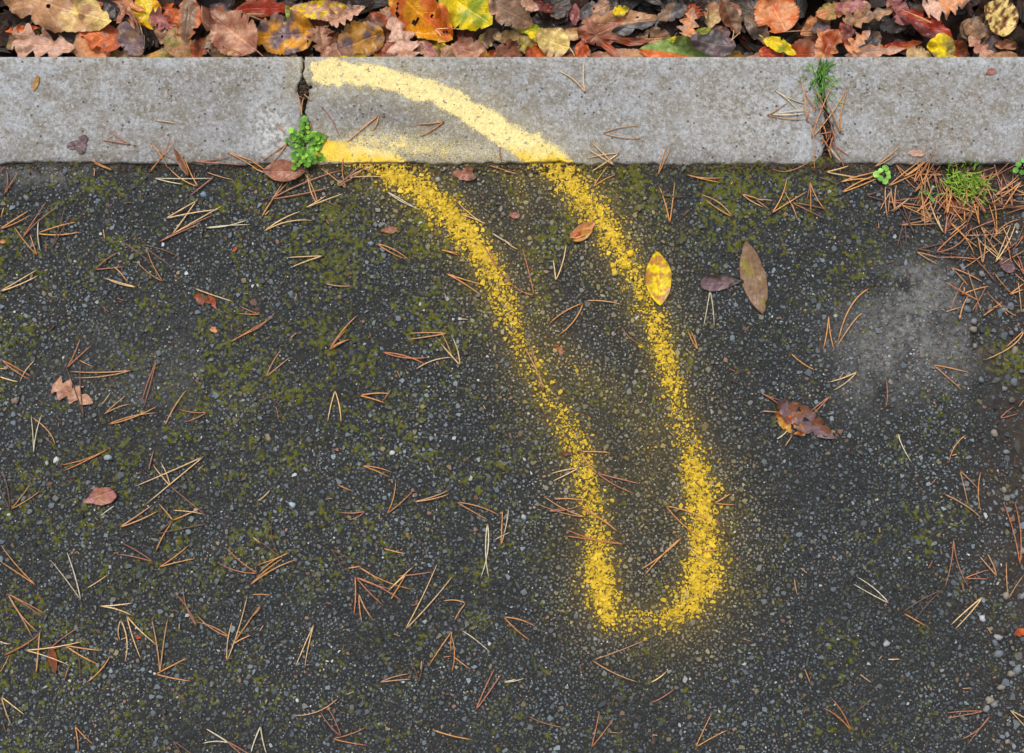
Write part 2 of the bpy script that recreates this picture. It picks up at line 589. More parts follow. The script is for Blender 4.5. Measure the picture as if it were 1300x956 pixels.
def try_chips(n, rlo, rhi, gap, xr=(-45, 1345), yr=(209, 985), accept=None):
    xs = cr.uniform(*xr, n)
    ys = cr.uniform(*yr, n)
    rs = rlo + (rhi - rlo) * cr.random(n) ** 1.8
    if accept is not None:
        k = cr.random(n) < accept(xs, ys)
        xs, ys, rs = xs[k], ys[k], rs[k]
    for x, y, r in zip(xs.tolist(), ys.tolist(), rs.tolist()):
        if y - r < 208.5:
            continue
        ix, iy = int(x // 14), int(y // 14)
        ok = True
        for a in (ix - 1, ix, ix + 1):
            for b in (iy - 1, iy, iy + 1):
                for (qx, qy, qr) in cells.get((a, b), ()):
                    if (qx - x) ** 2 + (qy - y) ** 2 < ((qr + r) * gap) ** 2:
                        ok = False
                        break
                if not ok: break
            if not ok: break
        if ok:
            cells.setdefault((ix, iy), []).append((x, y, r))
            CH.append((x, y, r))


fines = lambda x, y: np.clip(1.5 * fbm(x, y, 110, 6, 3) + .15, .5, 1) * (1 - .7 * soil_mask(x, y)) * (1 - .3 * dust_mask(x, y))
broken = lambda x, y: smooth(0, 30, x - rough_edge(y))
try_chips(700, 4.5, 8.0, .95, (1180, 1345), accept=broken)
try_chips(420, 4.0, 5.8, .95, accept=fines)
try_chips(16000, 2.6, 4.5, .86, accept=fines)
try_chips(36000, 1.9, 3.0, .8, accept=fines)
try_chips(90000, 1.3, 2.1, .74, accept=fines)
outside = lambda x, y: ((x < -40) | (x > 1340) | (y > 980)) * 1.0
try_chips(17000, 2.2, 4.6, .84, (-520, 1820), (209, 1500), accept=outside)      # the path goes on beyond the frame
CH = np.array(CH)
nC = len(CH)
K = 6
ang = (np.arange(K)[None] + cr.uniform(-.46, .46, (nC, K))) * 2 * np.pi / K + cr.uniform(0, 6.28, (nC, 1))
rad = CH[:, 2:3] * cr.uniform(.58, 1.28, (nC, K)) * .001
el = cr.uniform(.5, 1.0, (nC, 1))
ea = cr.uniform(0, np.pi, (nC, 1))
lx, ly = np.cos(ang) * rad, np.sin(ang) * rad * el
ox, oy = lx * np.cos(ea) - ly * np.sin(ea), lx * np.sin(ea) + ly * np.cos(ea)
cx, cy = (CH[:, 0] - 650) * .001, (434 - CH[:, 1]) * .001
base_z = asphalt_height(CH[:, 0], CH[:, 1])
hh = np.clip(CH[:, 2] * .001 * cr.uniform(.16, .42, nC), .0004, .0024)
tx, ty = cr.normal(0, .24, (nC, 1)), cr.normal(0, .24, (nC, 1))
r0 = np.stack([cx[:, None] + ox * 1.04, cy[:, None] + oy * 1.04, np.repeat((base_z - .0012)[:, None], K, 1)], -1)
r1 = np.stack([cx[:, None] + ox * .88, cy[:, None] + oy * .88, (base_z + hh * .82)[:, None] + tx * ox + ty * oy], -1)
ctr = np.stack([cx + cr.normal(0, .0003, nC), cy + cr.normal(0, .0003, nC), base_z + hh], -1)[:, None]
chip_v = np.concatenate([r0, r1, ctr], 1)                # nC, 13, 3
kk = np.arange(K)
k1 = (kk + 1) % K
chip_q = np.stack([kk, k1, k1 + K, kk + K], -1)
chip_t = np.stack([kk + K, k1 + K, np.full(K, 2 * K)], -1)
# stone colours: mostly blue-grey, some buff, a few pink or white
u = cr.random(nC)
ccol = np.empty((nC, 3))
tone = np.clip(cr.normal(.45, .27, nC), 0, 1)[:, None]
ccol[:] = lin((46, 50, 53)) * (1 - tone) + lin((116, 126, 134)) * tone
m = (u > .62) & (u <= .86)
ccol[m] = (lin((50, 50, 49)) * (1 - tone) + lin((112, 111, 106)) * tone)[m]
m = (u > .86) & (u <= .93)
ccol[m] = (lin((64, 58, 46)) * (1 - tone) + lin((140, 128, 98)) * tone)[m]
m = (u > .93) & (u <= .955)
ccol[m] = lin((128, 98, 86))
m = u > .989
ccol[m] = lin((172, 178, 180))
film = vnoise(CH[:, 0], CH[:, 1], 60, 13)                # bitumen and dirt still clinging to some of the stone
ccol *= (.6 + .7 * film)[:, None]
dm = dust_mask(CH[:, 0], CH[:, 1])[:, None] * cr.uniform(.3, 1, (nC, 1)) * .8
ccol = ccol * (1 - dm) + lin((138, 137, 135)) * dm
csol, chaze = paint_density(CH[:, 0], CH[:, 1])
vcol = np.repeat(ccol[:, None], 13, 1)
vhz = np.repeat(np.clip(np.maximum(chaze * 1.3, csol * .9) * cr.uniform(.3, 1.5, nC), 0, .9)[:, None], 13, 1)

order = np.argsort(-(CH[:, 2] * ((CH[:, 0] > 0) & (CH[:, 0] < 1300) & (CH[:, 1] < 956))))
big = order[:300]
rest = order[300:]


def join_chips(idx):
    off = (np.arange(len(idx)) * 13)[:, None, None]
    return chip_v[idx].reshape(-1, 3), [(chip_q[None] + off).reshape(-1, 4), (chip_t[None] + off).reshape(-1, 3)]


v_, f_ = join_chips(rest)
agg = link("small_stone_chippings", make_mesh("small_stone_chippings", v_, f_, {"col": vcol[rest].reshape(-1, 3), "haze": vhz[rest].ravel()}, False), M_CHIP, asphalt)
tag(agg, None, None, None, "stuff")
for i in big.tolist():
    p = chip_v[i].mean(0)
    me = make_mesh("stone_chip", chip_v[i] - p, [chip_q, chip_t], {"col": vcol[i], "haze": vhz[i]}, False)
    link("stone_chip", me, M_CHIP, asphalt, p)

# paint on the tops of the chippings
prob = csol * .95 + .05 * chaze
nzc = .62 * cr.random(nC) + .38 * vnoise(CH[:, 0], CH[:, 1], 6, 10)
pc = np.nonzero((csol > .04) & (prob > (.11 + .77 * nzc)))[0]
if len(pc):
    cv = chip_v[pc].copy()
    mid = cv[:, 12:13]
    cv[:, :K] = cv[:, K:2 * K] * .55 + cv[:, :K] * .45
    cv = cv + (cv - mid) * .05
    cv[..., 2] += .00035
    off = (np.arange(len(pc)) * 13)[:, None, None] + pbase
    PAINT_V.append(cv.reshape(-1, 3))
    PAINT_F.append((chip_q[None] + off).reshape(-1, 4))
    PT = (chip_t[None] + off).reshape(-1, 3)
    c = paint_colour(len(pc), 5, csol[pc])
    PAINT_C.append(np.repeat(c[:, None], 13, 1).reshape(-1, 3))
    pbase += len(pc) * 13
loop = link("painted_loop", None, None, None, (P(780, 480)[0], P(780, 480)[1], 0))
tag(loop, "worn yellow spray-painted loop running from the kerb down across the asphalt", "road marking")
po = link("asphalt_paint", make_mesh("asphalt_paint", np.concatenate(PAINT_V) - np.array(loop.location), [np.concatenate(PAINT_F), PT], {"col": np.concatenate(PAINT_C)}, False), M_PAINT, loop)
tag(po, "speckled yellow paint on the stones of the asphalt")

# ------------------------------------------------------------------ kerb
KB, KF = 72.5, 208.0                                # back and front edge in the photo
JOINT1 = ([60, 74, 96, 103, 110, 118, 124, 132, 150, 175, 190, 207, 215], [384, 384, 383, 382, 380, 379, 381, 382, 382, 381, 382, 380, 378],
          [386, 386, 386, 388, 391, 392, 390, 388, 387, 388, 389, 391, 393])
JOINT2 = ([60, 74, 90, 120, 135, 150, 170, 185, 195, 207, 215], [1038, 1039, 1040, 1043, 1043, 1046, 1047, 1048, 1044, 1036, 1032],
          [1041, 1042, 1043, 1046, 1049, 1052, 1056, 1054, 1054, 1058, 1061])


def kerb_top_z(px, py):
    return KERB_TOP + (fbm(px, py, 70, 2, 3) - .5) * .0026 + (fbm(px, py, 7, 8, 3) - .5) * .0011


def stone(x_left, x_right, step, label):
    """x_left(py), x_right(py): the end faces; returns the stone's top grid in photo mm and its object"""
    ny = max(8, int((KF - KB) / step))
    nx = max(8, int((x_right(140.) - x_left(140.)) / step))
    t = np.linspace(0, 1, ny + 1)
    s = np.linspace(0, 1, nx + 1)
    S, T = np.meshgrid(s, t)
    y = KB + (KF - KB) * T
    xl, xr = x_left(y), x_right(y)
    xl = xl + (fbm(y, y * 0, 9, 4, 2) - .5) * 6
    xr = xr + (fbm(y, y * 0 + 50, 9, 5, 2) - .5) * 6
    x = xl + (xr - xl) * S
    # ragged, worn front arris
    ef = (fbm(x, x * 0, 60, 7, 3) - .5) * 8 + (fbm(x, x * 0 + 9, 10, 9, 2) - .5) * 4.5
    eb = (fbm(x, x * 0 + 99, 90, 3, 2) - .5) * 2.0
    y = (KB + eb) + (KF + ef - KB - eb) * T
    d = np.minimum.reduce([x - xl, xr - x, (y - KB - eb) * 1.2, (KF + ef - y)])
    r = 1.0 + 5.5 * fbm(x, y, 18, 11, 2) ** 1.4
    q = np.clip(1 - d / r, 0, 1)
    z = kerb_top_z(x, y) - .001 * r * (1 - np.sqrt(np.clip(1 - q * q, 0, 1))) * .75
    hole = np.exp(-(((x - 388) / 15) ** 2 + ((y - 113) / 12) ** 2)) + .8 * np.exp(-(((x - 1050) / 14) ** 2 + ((y - 165) / 32) ** 2))
    z = z - .006 * hole * (.5 + vnoise(x, y, 6, 3))
    kx = (CAM_H - z) / CAM_H
    X, Y = (x - 650) * .001 * kx, (434 - y) * .001 * kx
    top = np.stack([X, Y, z], -1)
    rows, cols = top.shape[:2]
    Vt = top.reshape(-1, 3)
    Ft = grid_faces(rows, cols)
    ring = np.concatenate([np.arange(cols), np.arange(1, rows) * cols + cols - 1, (rows - 1) * cols + np.arange(cols - 2, -1, -1), np.arange(rows - 2, 0, -1) * cols])
    low = Vt[ring].copy()
    low[:, 2] = -.12
    n0 = len(Vt)
    nr = len(ring)
    a = np.arange(nr)
    b = (a + 1) % nr
    Fs = np.stack([ring[a], ring[b], n0 + b, n0 + a], -1)
    sol, hz = paint_density(x, y)
    stain = np.exp(-(((x - 520) / 150) ** 2 + ((y - 160) / 60) ** 2)) * .95 + .9 * smooth(20, 0, KF - y + (fbm(x, y, 22, 3, 3) - .5) * 26) + .35 * np.exp(-((x - 250) / 90) ** 2 - ((y - 150) / 60) ** 2) + .8 * hole
    lich = .9 * np.exp(-(((x - 345) / 28) ** 2 + ((y - 165) / 38) ** 2)) + .45 * np.exp(-(((x - 960) / 90) ** 2 + ((y - 150) / 50) ** 2))
    lich = lich + .35 * smooth(20, 4, y - KB)
    mk = np.stack([np.clip(stain, 0, 1), np.clip(lich, 0, 1), np.clip(hz * .95, 0, 1)], -1).reshape(-1, 3)
    mk = np.concatenate([mk, np.tile([[.8, 0, 0]], (nr, 1))])
    Vall = np.concatenate([Vt, low])
    c0 = Vall.mean(0)
    c0[2] = -.12
    o = link("kerb_stone", make_mesh("kerb_stone", Vall - c0, [Ft, Fs], {"mask": mk}), M_CONC, kerb, c0)
    o["label"] = label
    return x, y, Vt, Ft


# bed of dark dirt the stones sit in
bx = np.concatenate([np.linspace(-1700, 340, 60), np.arange(342, 432, 2.), np.linspace(436, 1000, 40), np.arange(1004, 1100, 2.), np.linspace(1106, 3000, 60)])
by = np.linspace(78, 206, 48)
BX, BY = np.meshgrid(bx, by)
BZ = -.0012 + (fbm(BX, BY, 9, 6, 3) - .5) * .008
VB = np.stack([(BX - 650) * .001, (434 - BY) * .001, BZ], -1).reshape(-1, 3)
kerb = link("kerb", make_mesh("kerb", VB, [grid_faces(*BX.shape)]), M_SOIL)
tag(kerb, "row of flush grey concrete kerb stones along the path", None, None, "structure")
f1l = lambda y: np.interp(y, JOINT1[0], JOINT1[1])
f1r = lambda y: np.interp(y, JOINT1[0], JOINT1[2])
f2l = lambda y: np.interp(y, JOINT2[0], JOINT2[1])
f2r = lambda y: np.interp(y, JOINT2[0], JOINT2[2])
cst = lambda v: (lambda y: np.asarray(y, float) * 0 + v)
sa = stone(cst(-284), f1l, 1.5, "grey kerb stone with a pale lichen patch at its end")
sb = stone(f1r, f2l, 1.5, "kerb stone crossed by the two yellow painted arms")
sc = stone(f2r, cst(1714), 1.5, "pale clean kerb stone beside the brown needle heap")
stone(cst(-953), cst(-289), 6, "plain grey kerb stone")
stone(cst(1719), cst(2385), 6, "plain grey kerb stone")

# paint on the concrete
KV, KFc, KC, n0 = [], [], [], 0
def split4(Vt, x, y, Ft):
    """each top facet cut into 3 x 3, so the sprayed edge can be as fine as the spray"""
    A, B, C, D = (Ft[:, j] for j in range(4))
    vs_, xs_, ys_ = [], [], []
    k = 3
    for i_ in range(k):
        for j_ in range(k):
            cor = []
            for (a_, b_) in ((i_, j_), (i_ + 1, j_), (i_ + 1, j_ + 1), (i_, j_ + 1)):
                a_, b_ = a_ / k, b_ / k
                wA, wB, wC, wD = (1 - a_) * (1 - b_), a_ * (1 - b_), a_ * b_, (1 - a_) * b_
                cor.append(Vt[A] * wA + Vt[B] * wB + Vt[C] * wC + Vt[D] * wD)
            vs_.append(np.stack(cor, 1))
            a_, b_ = (i_ + .5) / k, (j_ + .5) / k
            w4 = ((1 - a_) * (1 - b_), a_ * (1 - b_), a_ * b_, (1 - a_) * b_)
            xs_.append(sum(x[q_] * w_ for q_, w_ in zip((A, B, C, D), w4)))
            ys_.append(sum(y[q_] * w_ for q_, w_ in zip((A, B, C, D), w4)))
    return np.concatenate(vs_), np.concatenate(xs_), np.concatenate(ys_)


for (x, y, Vt, Ft) in (sa, sb):
    x, y = x.ravel(), y.ravel()
    s0, _ = paint_density(x[Ft[:, 0]], y[Ft[:, 0]])
    Ft = Ft[s0 > .05]
    if not len(Ft): continue
    quads, fx, fy = split4(Vt, x, y, Ft)
    s0, _ = paint_density(fx, fy)
    pit = vnoise(fx, fy, 2.6, 9)
    nz = .24 * vnoise(fx, fy, 9, 10) + .24 * vnoise(fx, fy, 3.4, 11) + .22 * vnoise(fx, fy, 1.3, 12) + .30 * rng.random(len(fx))
    k = (s0 * .90 > .13 + .80 * nz) & ~((pit > .83) & (vnoise(fx, fy, 1.2, 5) > .42)) & (fy < 206)
    quads, ux, uy = quads[k], fx[k], fy[k]
    KV.append(quads.reshape(-1, 3) + np.array([0, 0, .0003]))
    KFc.append(np.arange(len(quads) * 4).reshape(-1, 4) + n0)
    n0 += len(quads) * 4
    low = smooth(182, 206, uy + (vnoise(ux, uy, 10, 2) - .5) * 16)
    low = np.maximum(low, smooth(475, 420, ux) * smooth(165, 180, uy))
    c = lin((236, 216, 150))[None] * (1 - low)[:, None] + lin((236, 198, 66))[None] * low[:, None]
    c = c * (.78 + .20 * vnoise(ux, uy, 5, 12) + .22 * vnoise(ux, uy, 1.8, 6))[:, None]
    KC.append(np.repeat(c, 4, 0))
ko = link("kerb_paint", make_mesh("kerb_paint", np.concatenate(KV) - np.array(loop.location), [np.concatenate(KFc)], {"col": np.concatenate(KC)}), M_KPAINT, loop)
tag(ko, "pale yellow paint arms on the concrete kerb")

# ------------------------------------------------------------------ verge soil behind the kerb
sx = axis(-60, 1360, 8, -60000, 60000)
sy0 = axis(-30, 80, 5, -60000, 81)
sy0 = sy0[sy0 < 79]
SX, SY = np.meshgrid(sx, sy0)
SZ = -.074 + (fbm(SX, SY, 50, 9, 3) - .5) * .012
verge = link("verge_soil", make_mesh("verge_soil", np.stack([(SX - 650) * .001, (434 - SY) * .001, SZ], -1).reshape(-1, 3), [grid_faces(*SX.shape)]), M_SOIL)
tag(verge, "dark soil of the verge, shade-darkened under the fallen leaves", None, None, "structure")


def ground_z(px, py):
    """top of whatever lies at a photo place on the path or kerb"""
    px = np.asarray(px, float)
    py = np.asarray(py, float)
    return np.where(py < 208.5, kerb_top_z(px, py) + .0003, asphalt_height(px, py) + .0012)

# ------------------------------------------------------------------ loose things on the path: shared colours
SW = {"tanpink": (198, 150, 122), "pink": (210, 166, 144), "pinkbrown": (168, 112, 88), "brown": (120, 72, 44), "dark": (62, 46, 38), "rust": (166, 74, 34),
      "orange": (212, 106, 40), "yellow": (240, 208, 10), "gold": (230, 158, 26), "greybrown": (138, 108, 84), "slate": (92, 86, 86), "olive": (142, 124, 56),  # slate: leaf undersides with sky reflection mixed into the colour
      "lime": (158, 172, 44), "cream": (238, 208, 128), "maroon": (108, 46, 38), "tan": (186, 138, 98), "sand": (206, 172, 118), "purple": (116, 92, 96), "green": (128, 152, 76), "red": (170, 56, 30),
      "rose": (172, 108, 106), "ochre": (196, 140, 58), "lightorange": (220, 148, 98)}

# ---- leaf shapes ---------------------------------------------------------------------------------------------


def leaf_shape(kind, L, W, r, ragged=1.0):
    """flat blade, base at the origin, tip along +x; returns verts (n,3), faces, luv, |v|, u"""
    if kind in ("maple", "frag"):
        nth, nr = 72, 9
        th = np.linspace(-math.pi, math.pi, nth, endpoint=False)
        if kind == "maple":
            R = np.full(nth, .34)
            for a, q, w in ((0, 1.0, .30), (.95, .86, .28), (-.95, .86, .28), (1.95, .58, .26), (-1.95, .58, .26)):
                d = np.abs(th - a - r.normal(0, .05))
                R = np.maximum(R, q * np.clip(1 - (d / (w * 1.5)) ** 1.25, 0, 1) * (1 + .07 * np.sign(np.sin(th * 23 + r.random() * 6))))
            cx0 = .36
        else:
            rs = r.random(4) * 90
            R = .62 + .10 * np.sin(th * 2 + r.random() * 6) + .06 * np.sin(th * 3 + r.random() * 6) + .16 * (vnoise(np.cos(th) * 14 + rs[0], np.sin(th) * 14 + rs[1], 5, 3) - .5) + .55 * (vnoise(np.cos(th) * 14 + rs[2], np.sin(th) * 14 + rs[3], 12, 5) - .5)
            cx0 = .5
        rr = np.linspace(0, 1, nr + 1)[1:]
        X = np.concatenate([[0], (rr[:, None] * R[None] * np.cos(th)[None]).ravel()])
        Y = np.concatenate([[0], (rr[:, None] * R[None] * np.sin(th)[None]).ravel()])
        X = (X - X.min()) / (X.max() - X.min())
        Y = Y / max(abs(Y).max(), 1e-6) * .5
        v = np.stack([X * L, Y * W, X * 0], -1)
        i = (np.arange(nr * nth) + 1).reshape(nr, nth)
        q = np.stack([i[:-1], i[1:], np.roll(i[1:], -1, 1), np.roll(i[:-1], -1, 1)], -1).reshape(-1, 4)
        t = np.stack([np.zeros(nth, int), i[0], np.roll(i[0], -1)], -1)
        rad = np.concatenate([[0], np.repeat(rr, nth)])
        thv = np.concatenate([[0], np.tile(th, nr)])
        luv = np.stack([X, Y + .5, np.full(len(X), 7 / 40)], -1)
        if kind == "maple":      # each lobe has its own main vein
            dm = np.min([np.abs(thv - a) for a in (0, .95, -.95, 1.95, -1.95)], 0) * rad
            luv[:, 1] = .5 + np.clip(dm, 0, .5)
            luv[:, 0] = rad
        return v, [q, t], luv, rad, X
    nu, nv = (46, 14) if kind == "oak" else (34, 12)
    u = np.linspace(0, 1, nu + 1)
    vv = np.linspace(-1, 1, nv + 1)
    U, VV = np.meshgrid(u, vv, indexing='ij')
    a, b = {"ovate": (.62, .78), "lance": (.85, .85), "round": (.5, .5), "oak": (.75, .42), "obovate": (1.05, .5)}[kind]
    w = np.clip(u, 1e-4, 1) ** a * np.clip(1 - u, 1e-4, 1) ** b
    w /= w.max()
    side = np.sign(VV)
    wid = np.repeat(w[:, None], nv + 1, 1)
    X = U.copy()
    if kind == "oak":
        nl = 4 + int(r.random() > .5)
        ph = r.random() * .15
        lob = np.where(side > 0, .5 + .5 * np.cos(2 * math.pi * (nl * (U - .12 - ph))), .5 + .5 * np.cos(2 * math.pi * (nl * (U - .12 - ph) + .18)))
        lob = lob ** .75
        dep = smooth(0, .25, U) * .58
        wid = wid * (1 - dep * (1 - lob))
        X = X + .07 * np.abs(VV) ** 1.5 * smooth(0, .2, U) * smooth(1, .8, U)
        wid[-1] = .0
        wid[-2] *= .9
    elif kind in ("ovate", "round", "obovate"):
        ns = 17 if kind != "round" else 13
        saw = (U * ns + r.random()) % 1.0
        wid = wid * (1 + .11 * (saw - .5) * np.abs(VV) ** 4)
    wid = wid * (1 + .16 * (.4 + .6 * ragged) * (vnoise(U * 100, side * 50, 18, int(r.integers(0, 15))) - .5))
    bite = smooth(.70, .86, vnoise(U * 100 + side * 31, side * 77 + r.integers(0, 99), 7.5, int(r.integers(0, 15)))) * smooth(.05, .2, U)
    wid = wid * (1 - .34 * ragged * bite * np.abs(VV) ** 2)
    v = np.stack([X * L, VV * wid * W * .5, X * 0], -1).reshape(-1, 3)
    q = grid_faces(nu + 1, nv + 1)
    luv = np.stack([U, VV * .5 + .5, np.full(U.shape, (8.5 if kind != "oak" else 5) / 40)], -1).reshape(-1, 3)
    return v, [q], luv, np.abs(VV).ravel(), U.ravel()


def leaf_form(v, av, u, L, W, r, curl, wr, fold, tw):
    x, y = v[:, 0] / L - .5, v[:, 1] / max(W, 1e-6)
    z = curl[0] * (x * 2) ** 2 * L * .25 + curl[1] * (y * 2) ** 2 * W * .25 + fold * np.abs(y) * W * .5 + tw * x * y * L
    sx, sy = r.integers(0, 60, 2)
    z = z + wr * L * ((fbm(v[:, 0] * 1000 + sx, v[:, 1] * 1000 + sy, L * 300, int(r.integers(0, 12)), 2) - .5))
    z = z + wr * L * .25 * (vnoise(v[:, 0] * 1000 + sy, v[:, 1] * 1000 + sx, L * 60, int(r.integers(0, 12))) - .5) * (av + .15)
    z = z + wr * L * .5 * (vnoise(v[:, 0] * 1000 + sx, v[:, 1] * 1000 + sy, L * 110, int(r.integers(0, 12))) - .5) * (av + .2)
    # arc lengths stay roughly true: strong cross-curl narrows the blade
    v[:, 1] *= 1 - min(.35, abs(curl[1]) * .22 + abs(fold) * .18)
    v[:, 2] = z
    return v


def leaf_colour(v, luv, av, u, c1, c2, pat, r):
    a, b = lin(SW[c1]), lin(SW[c2])
    s = int(r.integers(0, 15))
    xm, ym = v[:, 0] * 1000 + r.integers(0, 300), v[:, 1] * 1000 + r.integers(0, 300)
    n = fbm(xm, ym, 14, s, 3)
    if pat == "spots":
        m = smooth(.50, .58, fbm(xm, ym, 5.0, s, 2))
    elif pat == "edge":
        m = smooth(.45, 1.0, av + (n - .5) * .9)
    elif pat == "half":
        m = (luv[:, 1] < .5).astype(float)
    elif pat == "half2":
        m = (luv[:, 1] > .5).astype(float)
    elif pat == "tip":
        m = smooth(.5, .9, u + (n - .5) * .7)
    elif pat == "base":
        m = smooth(.5, .1, u + (n - .5) * .7)
    else:
        m = smooth(.42, .66, n)
    c = a[None] * (1 - m)[:, None] + b[None] * m[:, None]
    c = c * (.86 + .3 * vnoise(xm, ym, 22, (s + 4) % 15))[:, None]
    brown = smooth(.9, 1.05, av + (n - .5) * .35)[:, None] * .55
    return c * (1 - brown) + c * np.array([.5, .4, .36]) * brown


def tube(path, rad, k=6):
    path = np.asarray(path, float)
    n = len(path)
    d = np.gradient(path, axis=0)
    d /= np.linalg.norm(d, axis=1)[:, None] + 1e-12
    up = np.array([0, 0, 1.0])
    s = np.cross(d, up)
    s /= np.linalg.norm(s, axis=1)[:, None] + 1e-9
    t = np.cross(s, d)
    an = np.arange(k) * 2 * math.pi / k
    rad = np.broadcast_to(np.asarray(rad, float), (n,))
    v = path[:, None] + rad[:, None, None] * (np.cos(an)[None, :, None] * s[:, None] + np.sin(an)[None, :, None] * t[:, None])
    i = np.arange(n * k).reshape(n, k)
    q = np.stack([i[:-1], np.roll(i[:-1], -1, 1), np.roll(i[1:], -1, 1), i[1:]], -1).reshape(-1, 4)
    v = v.reshape(-1, 3)
    caps = np.stack([np.concatenate([i[0][::-1]]), i[-1]])
    return v, q, caps


# ---- the pile of leaves on the verge -------------------------------------------------------------------------
HM_X0, HM_Y0, HM_S = -120, -140, 2.5
HM = np.full((int(1560 / HM_S), int(260 / HM_S)), -.066)


def hm_idx(px, py):
    return (np.clip(((px - HM_X0) / HM_S).astype(int), 0, HM.shape[0] - 1), np.clip(((py - HM_Y0) / HM_S).astype(int), 0, HM.shape[1] - 1))


def hm_splat(W3, fl):
    """mark the top of these faces in the pile's height map"""
    for f in fl:
        c = W3[f]
        k = f.shape[1]
        for a_ in np.linspace(.0, 1, 6):
            for b_ in np.linspace(.0, 1, 6):
                if k == 4:
                    p = (c[:, 0] * (1 - a_) + c[:, 1] * a_) * (1 - b_) + (c[:, 3] * (1 - a_) + c[:, 2] * a_) * b_
                else:
                    p = c[:, 0] * (1 - a_) + (c[:, 1] * (1 - b_) + c[:, 2] * b_) * a_
                px, py = PX(p[:, 0], p[:, 1])
                m = (px > HM_X0) & (px < HM_X0 + 1555) & (py > HM_Y0) & (py < 100)
                np.maximum.at(HM, hm_idx(px[m], py[m]), p[m, 2])


def hm_top(px, py):
    ii = hm_idx(px, py)
    z = HM[ii]
    for dx in (-1, 0, 1):
        for dy in (-1, 0, 1):
            z = np.maximum(z, HM[np.clip(ii[0] + dx, 0, HM.shape[0] - 1), np.clip(ii[1] + dy, 0, HM.shape[1] - 1)])
    return z


KBACK_Y = P(0, KB - 1.2, .006)[1]


def place_leaf(kind, b, t, wid, c1, c2, pat, seed, pile=True, curl=None, wr=None, fold=None, zguess=-.012, name=None, stalk=None, q=.82, torn=0, lift=0.0, ragged=.15):
    """b, t: base and tip in photo px; wid in px"""
    r = np.random.default_rng(seed)
    bx_, by_ = P(b[0], b[1], zguess)
    tx_, ty_ = P(t[0], t[1], zguess)
    if pile:                                  # blades run on a little under their neighbours
        ex_, ey_ = (tx_ - bx_) * .09, (ty_ - by_) * .09
        bx_, by_, tx_, ty_ = bx_ - ex_, by_ - ey_, tx_ + ex_, ty_ + ey_
    L = math.hypot(tx_ - bx_, ty_ - by_)
    W = wid * .001
    an = math.atan2(ty_ - by_, tx_ - bx_)
    v, fl, luv, av, u = leaf_shape(kind, L, W, r, 1.0 if pile else ragged)
    curl = curl if curl is not None else ((r.uniform(-.3, .7), r.uniform(-.4, .95)) if pile else (r.uniform(.05, .22), r.uniform(.05, .3)))
    wr = wr if wr is not None else (r.uniform(.15, .30) if pile else .06)
    fold = fold if fold is not None else (r.uniform(-.15, .4) if pile else .06)
    col = leaf_colour(v, luv, av, u, c1, c2, pat, r)
    v = leaf_form(v, av, u, L, W, r, curl, wr, fold, r.uniform(-.35, .35) if pile else r.uniform(-.08, .08))
    if pile:
        v[:, 2] *= .8
        v[:, 2] += np.tan(r.normal(0, .16)) * (v[:, 0] - L / 2) + np.tan(r.normal(0, .2)) * v[:, 1]
    ca, sa_ = math.cos(an), math.sin(an)
    wx_ = bx_ + v[:, 0] * ca - v[:, 1] * sa_
    wy_ = by_ + v[:, 0] * sa_ + v[:, 1] * ca
    px, py = PX(wx_, wy_)
    if pile:
        hz = hm_top(px, py)
        z = v[:, 2] + np.quantile(hz - v[:, 2], q) + .0012
        z = np.maximum(z, hz + .0009)
        near = smooth(30, 4, KB - py)
        cap = .012 * (1 - near) + .001 * near
        z = np.maximum(np.minimum(z, cap), hz + .0007)
        wy_ = np.maximum(wy_, KBACK_Y + .0004)
    else:
        g = ground_z(px, py)
        z = v[:, 2] + np.quantile(g - v[:, 2], .93) + .0008 + lift
        z = np.maximum(z, g + .0007 + lift)
    W3 = np.stack([wx_, wy_, z], -1)
    if pile: hm_splat(W3, fl)
    org = np.array([wx_.mean(), wy_.mean(), z.min()])
    if torn:
        keepf = []
        for f in fl:
            fx = W3[f].mean(1)
            hole = vnoise(fx[:, 0] * 1000 + 5, fx[:, 1] * 1000, 6.5, seed % 15)
            keepf.append(f[hole < 1 - torn])
        fl = keepf
    me = make_mesh(name or (kind + "_leaf"), W3 - org, fl, {"col": col, "luv": luv})
    o = link(name or "leaf", me, M_LEAF, None, org)
    if stalk:
        # stalk: from the blade's base out to a place in the photo
        s0 = W3[np.argmin((W3[:, 0] - bx_) ** 2 + (W3[:, 1] - by_) ** 2)]
        ex, ey = P(stalk[0], stalk[1], s0[2])
        ey = max(ey, KBACK_Y + .001) if pile else ey
        ez = s0[2] - .002 if pile else float(ground_z(*PX(ex, ey))) + .0012
        tt = np.linspace(0, 1, 7)[:, None]
        pth = s0 * (1 - tt) + np.array([ex, ey, ez]) * tt
        pth[:, 2] += .003 * np.sin(tt[:, 0] * math.pi)
        pv, pq, pcaps = tube(pth, np.linspace(.0007, .001, 7))
        cc = np.tile(lin(SW["sand"] if c1 in ("yellow", "cream", "lime") else SW["pinkbrown"])[None], (len(pv), 1))
        sm = make_mesh("stalk", pv - org, [pq, pcaps], {"col": cc})
        link("stalk", sm, M_NEEDLE, o)
    return o


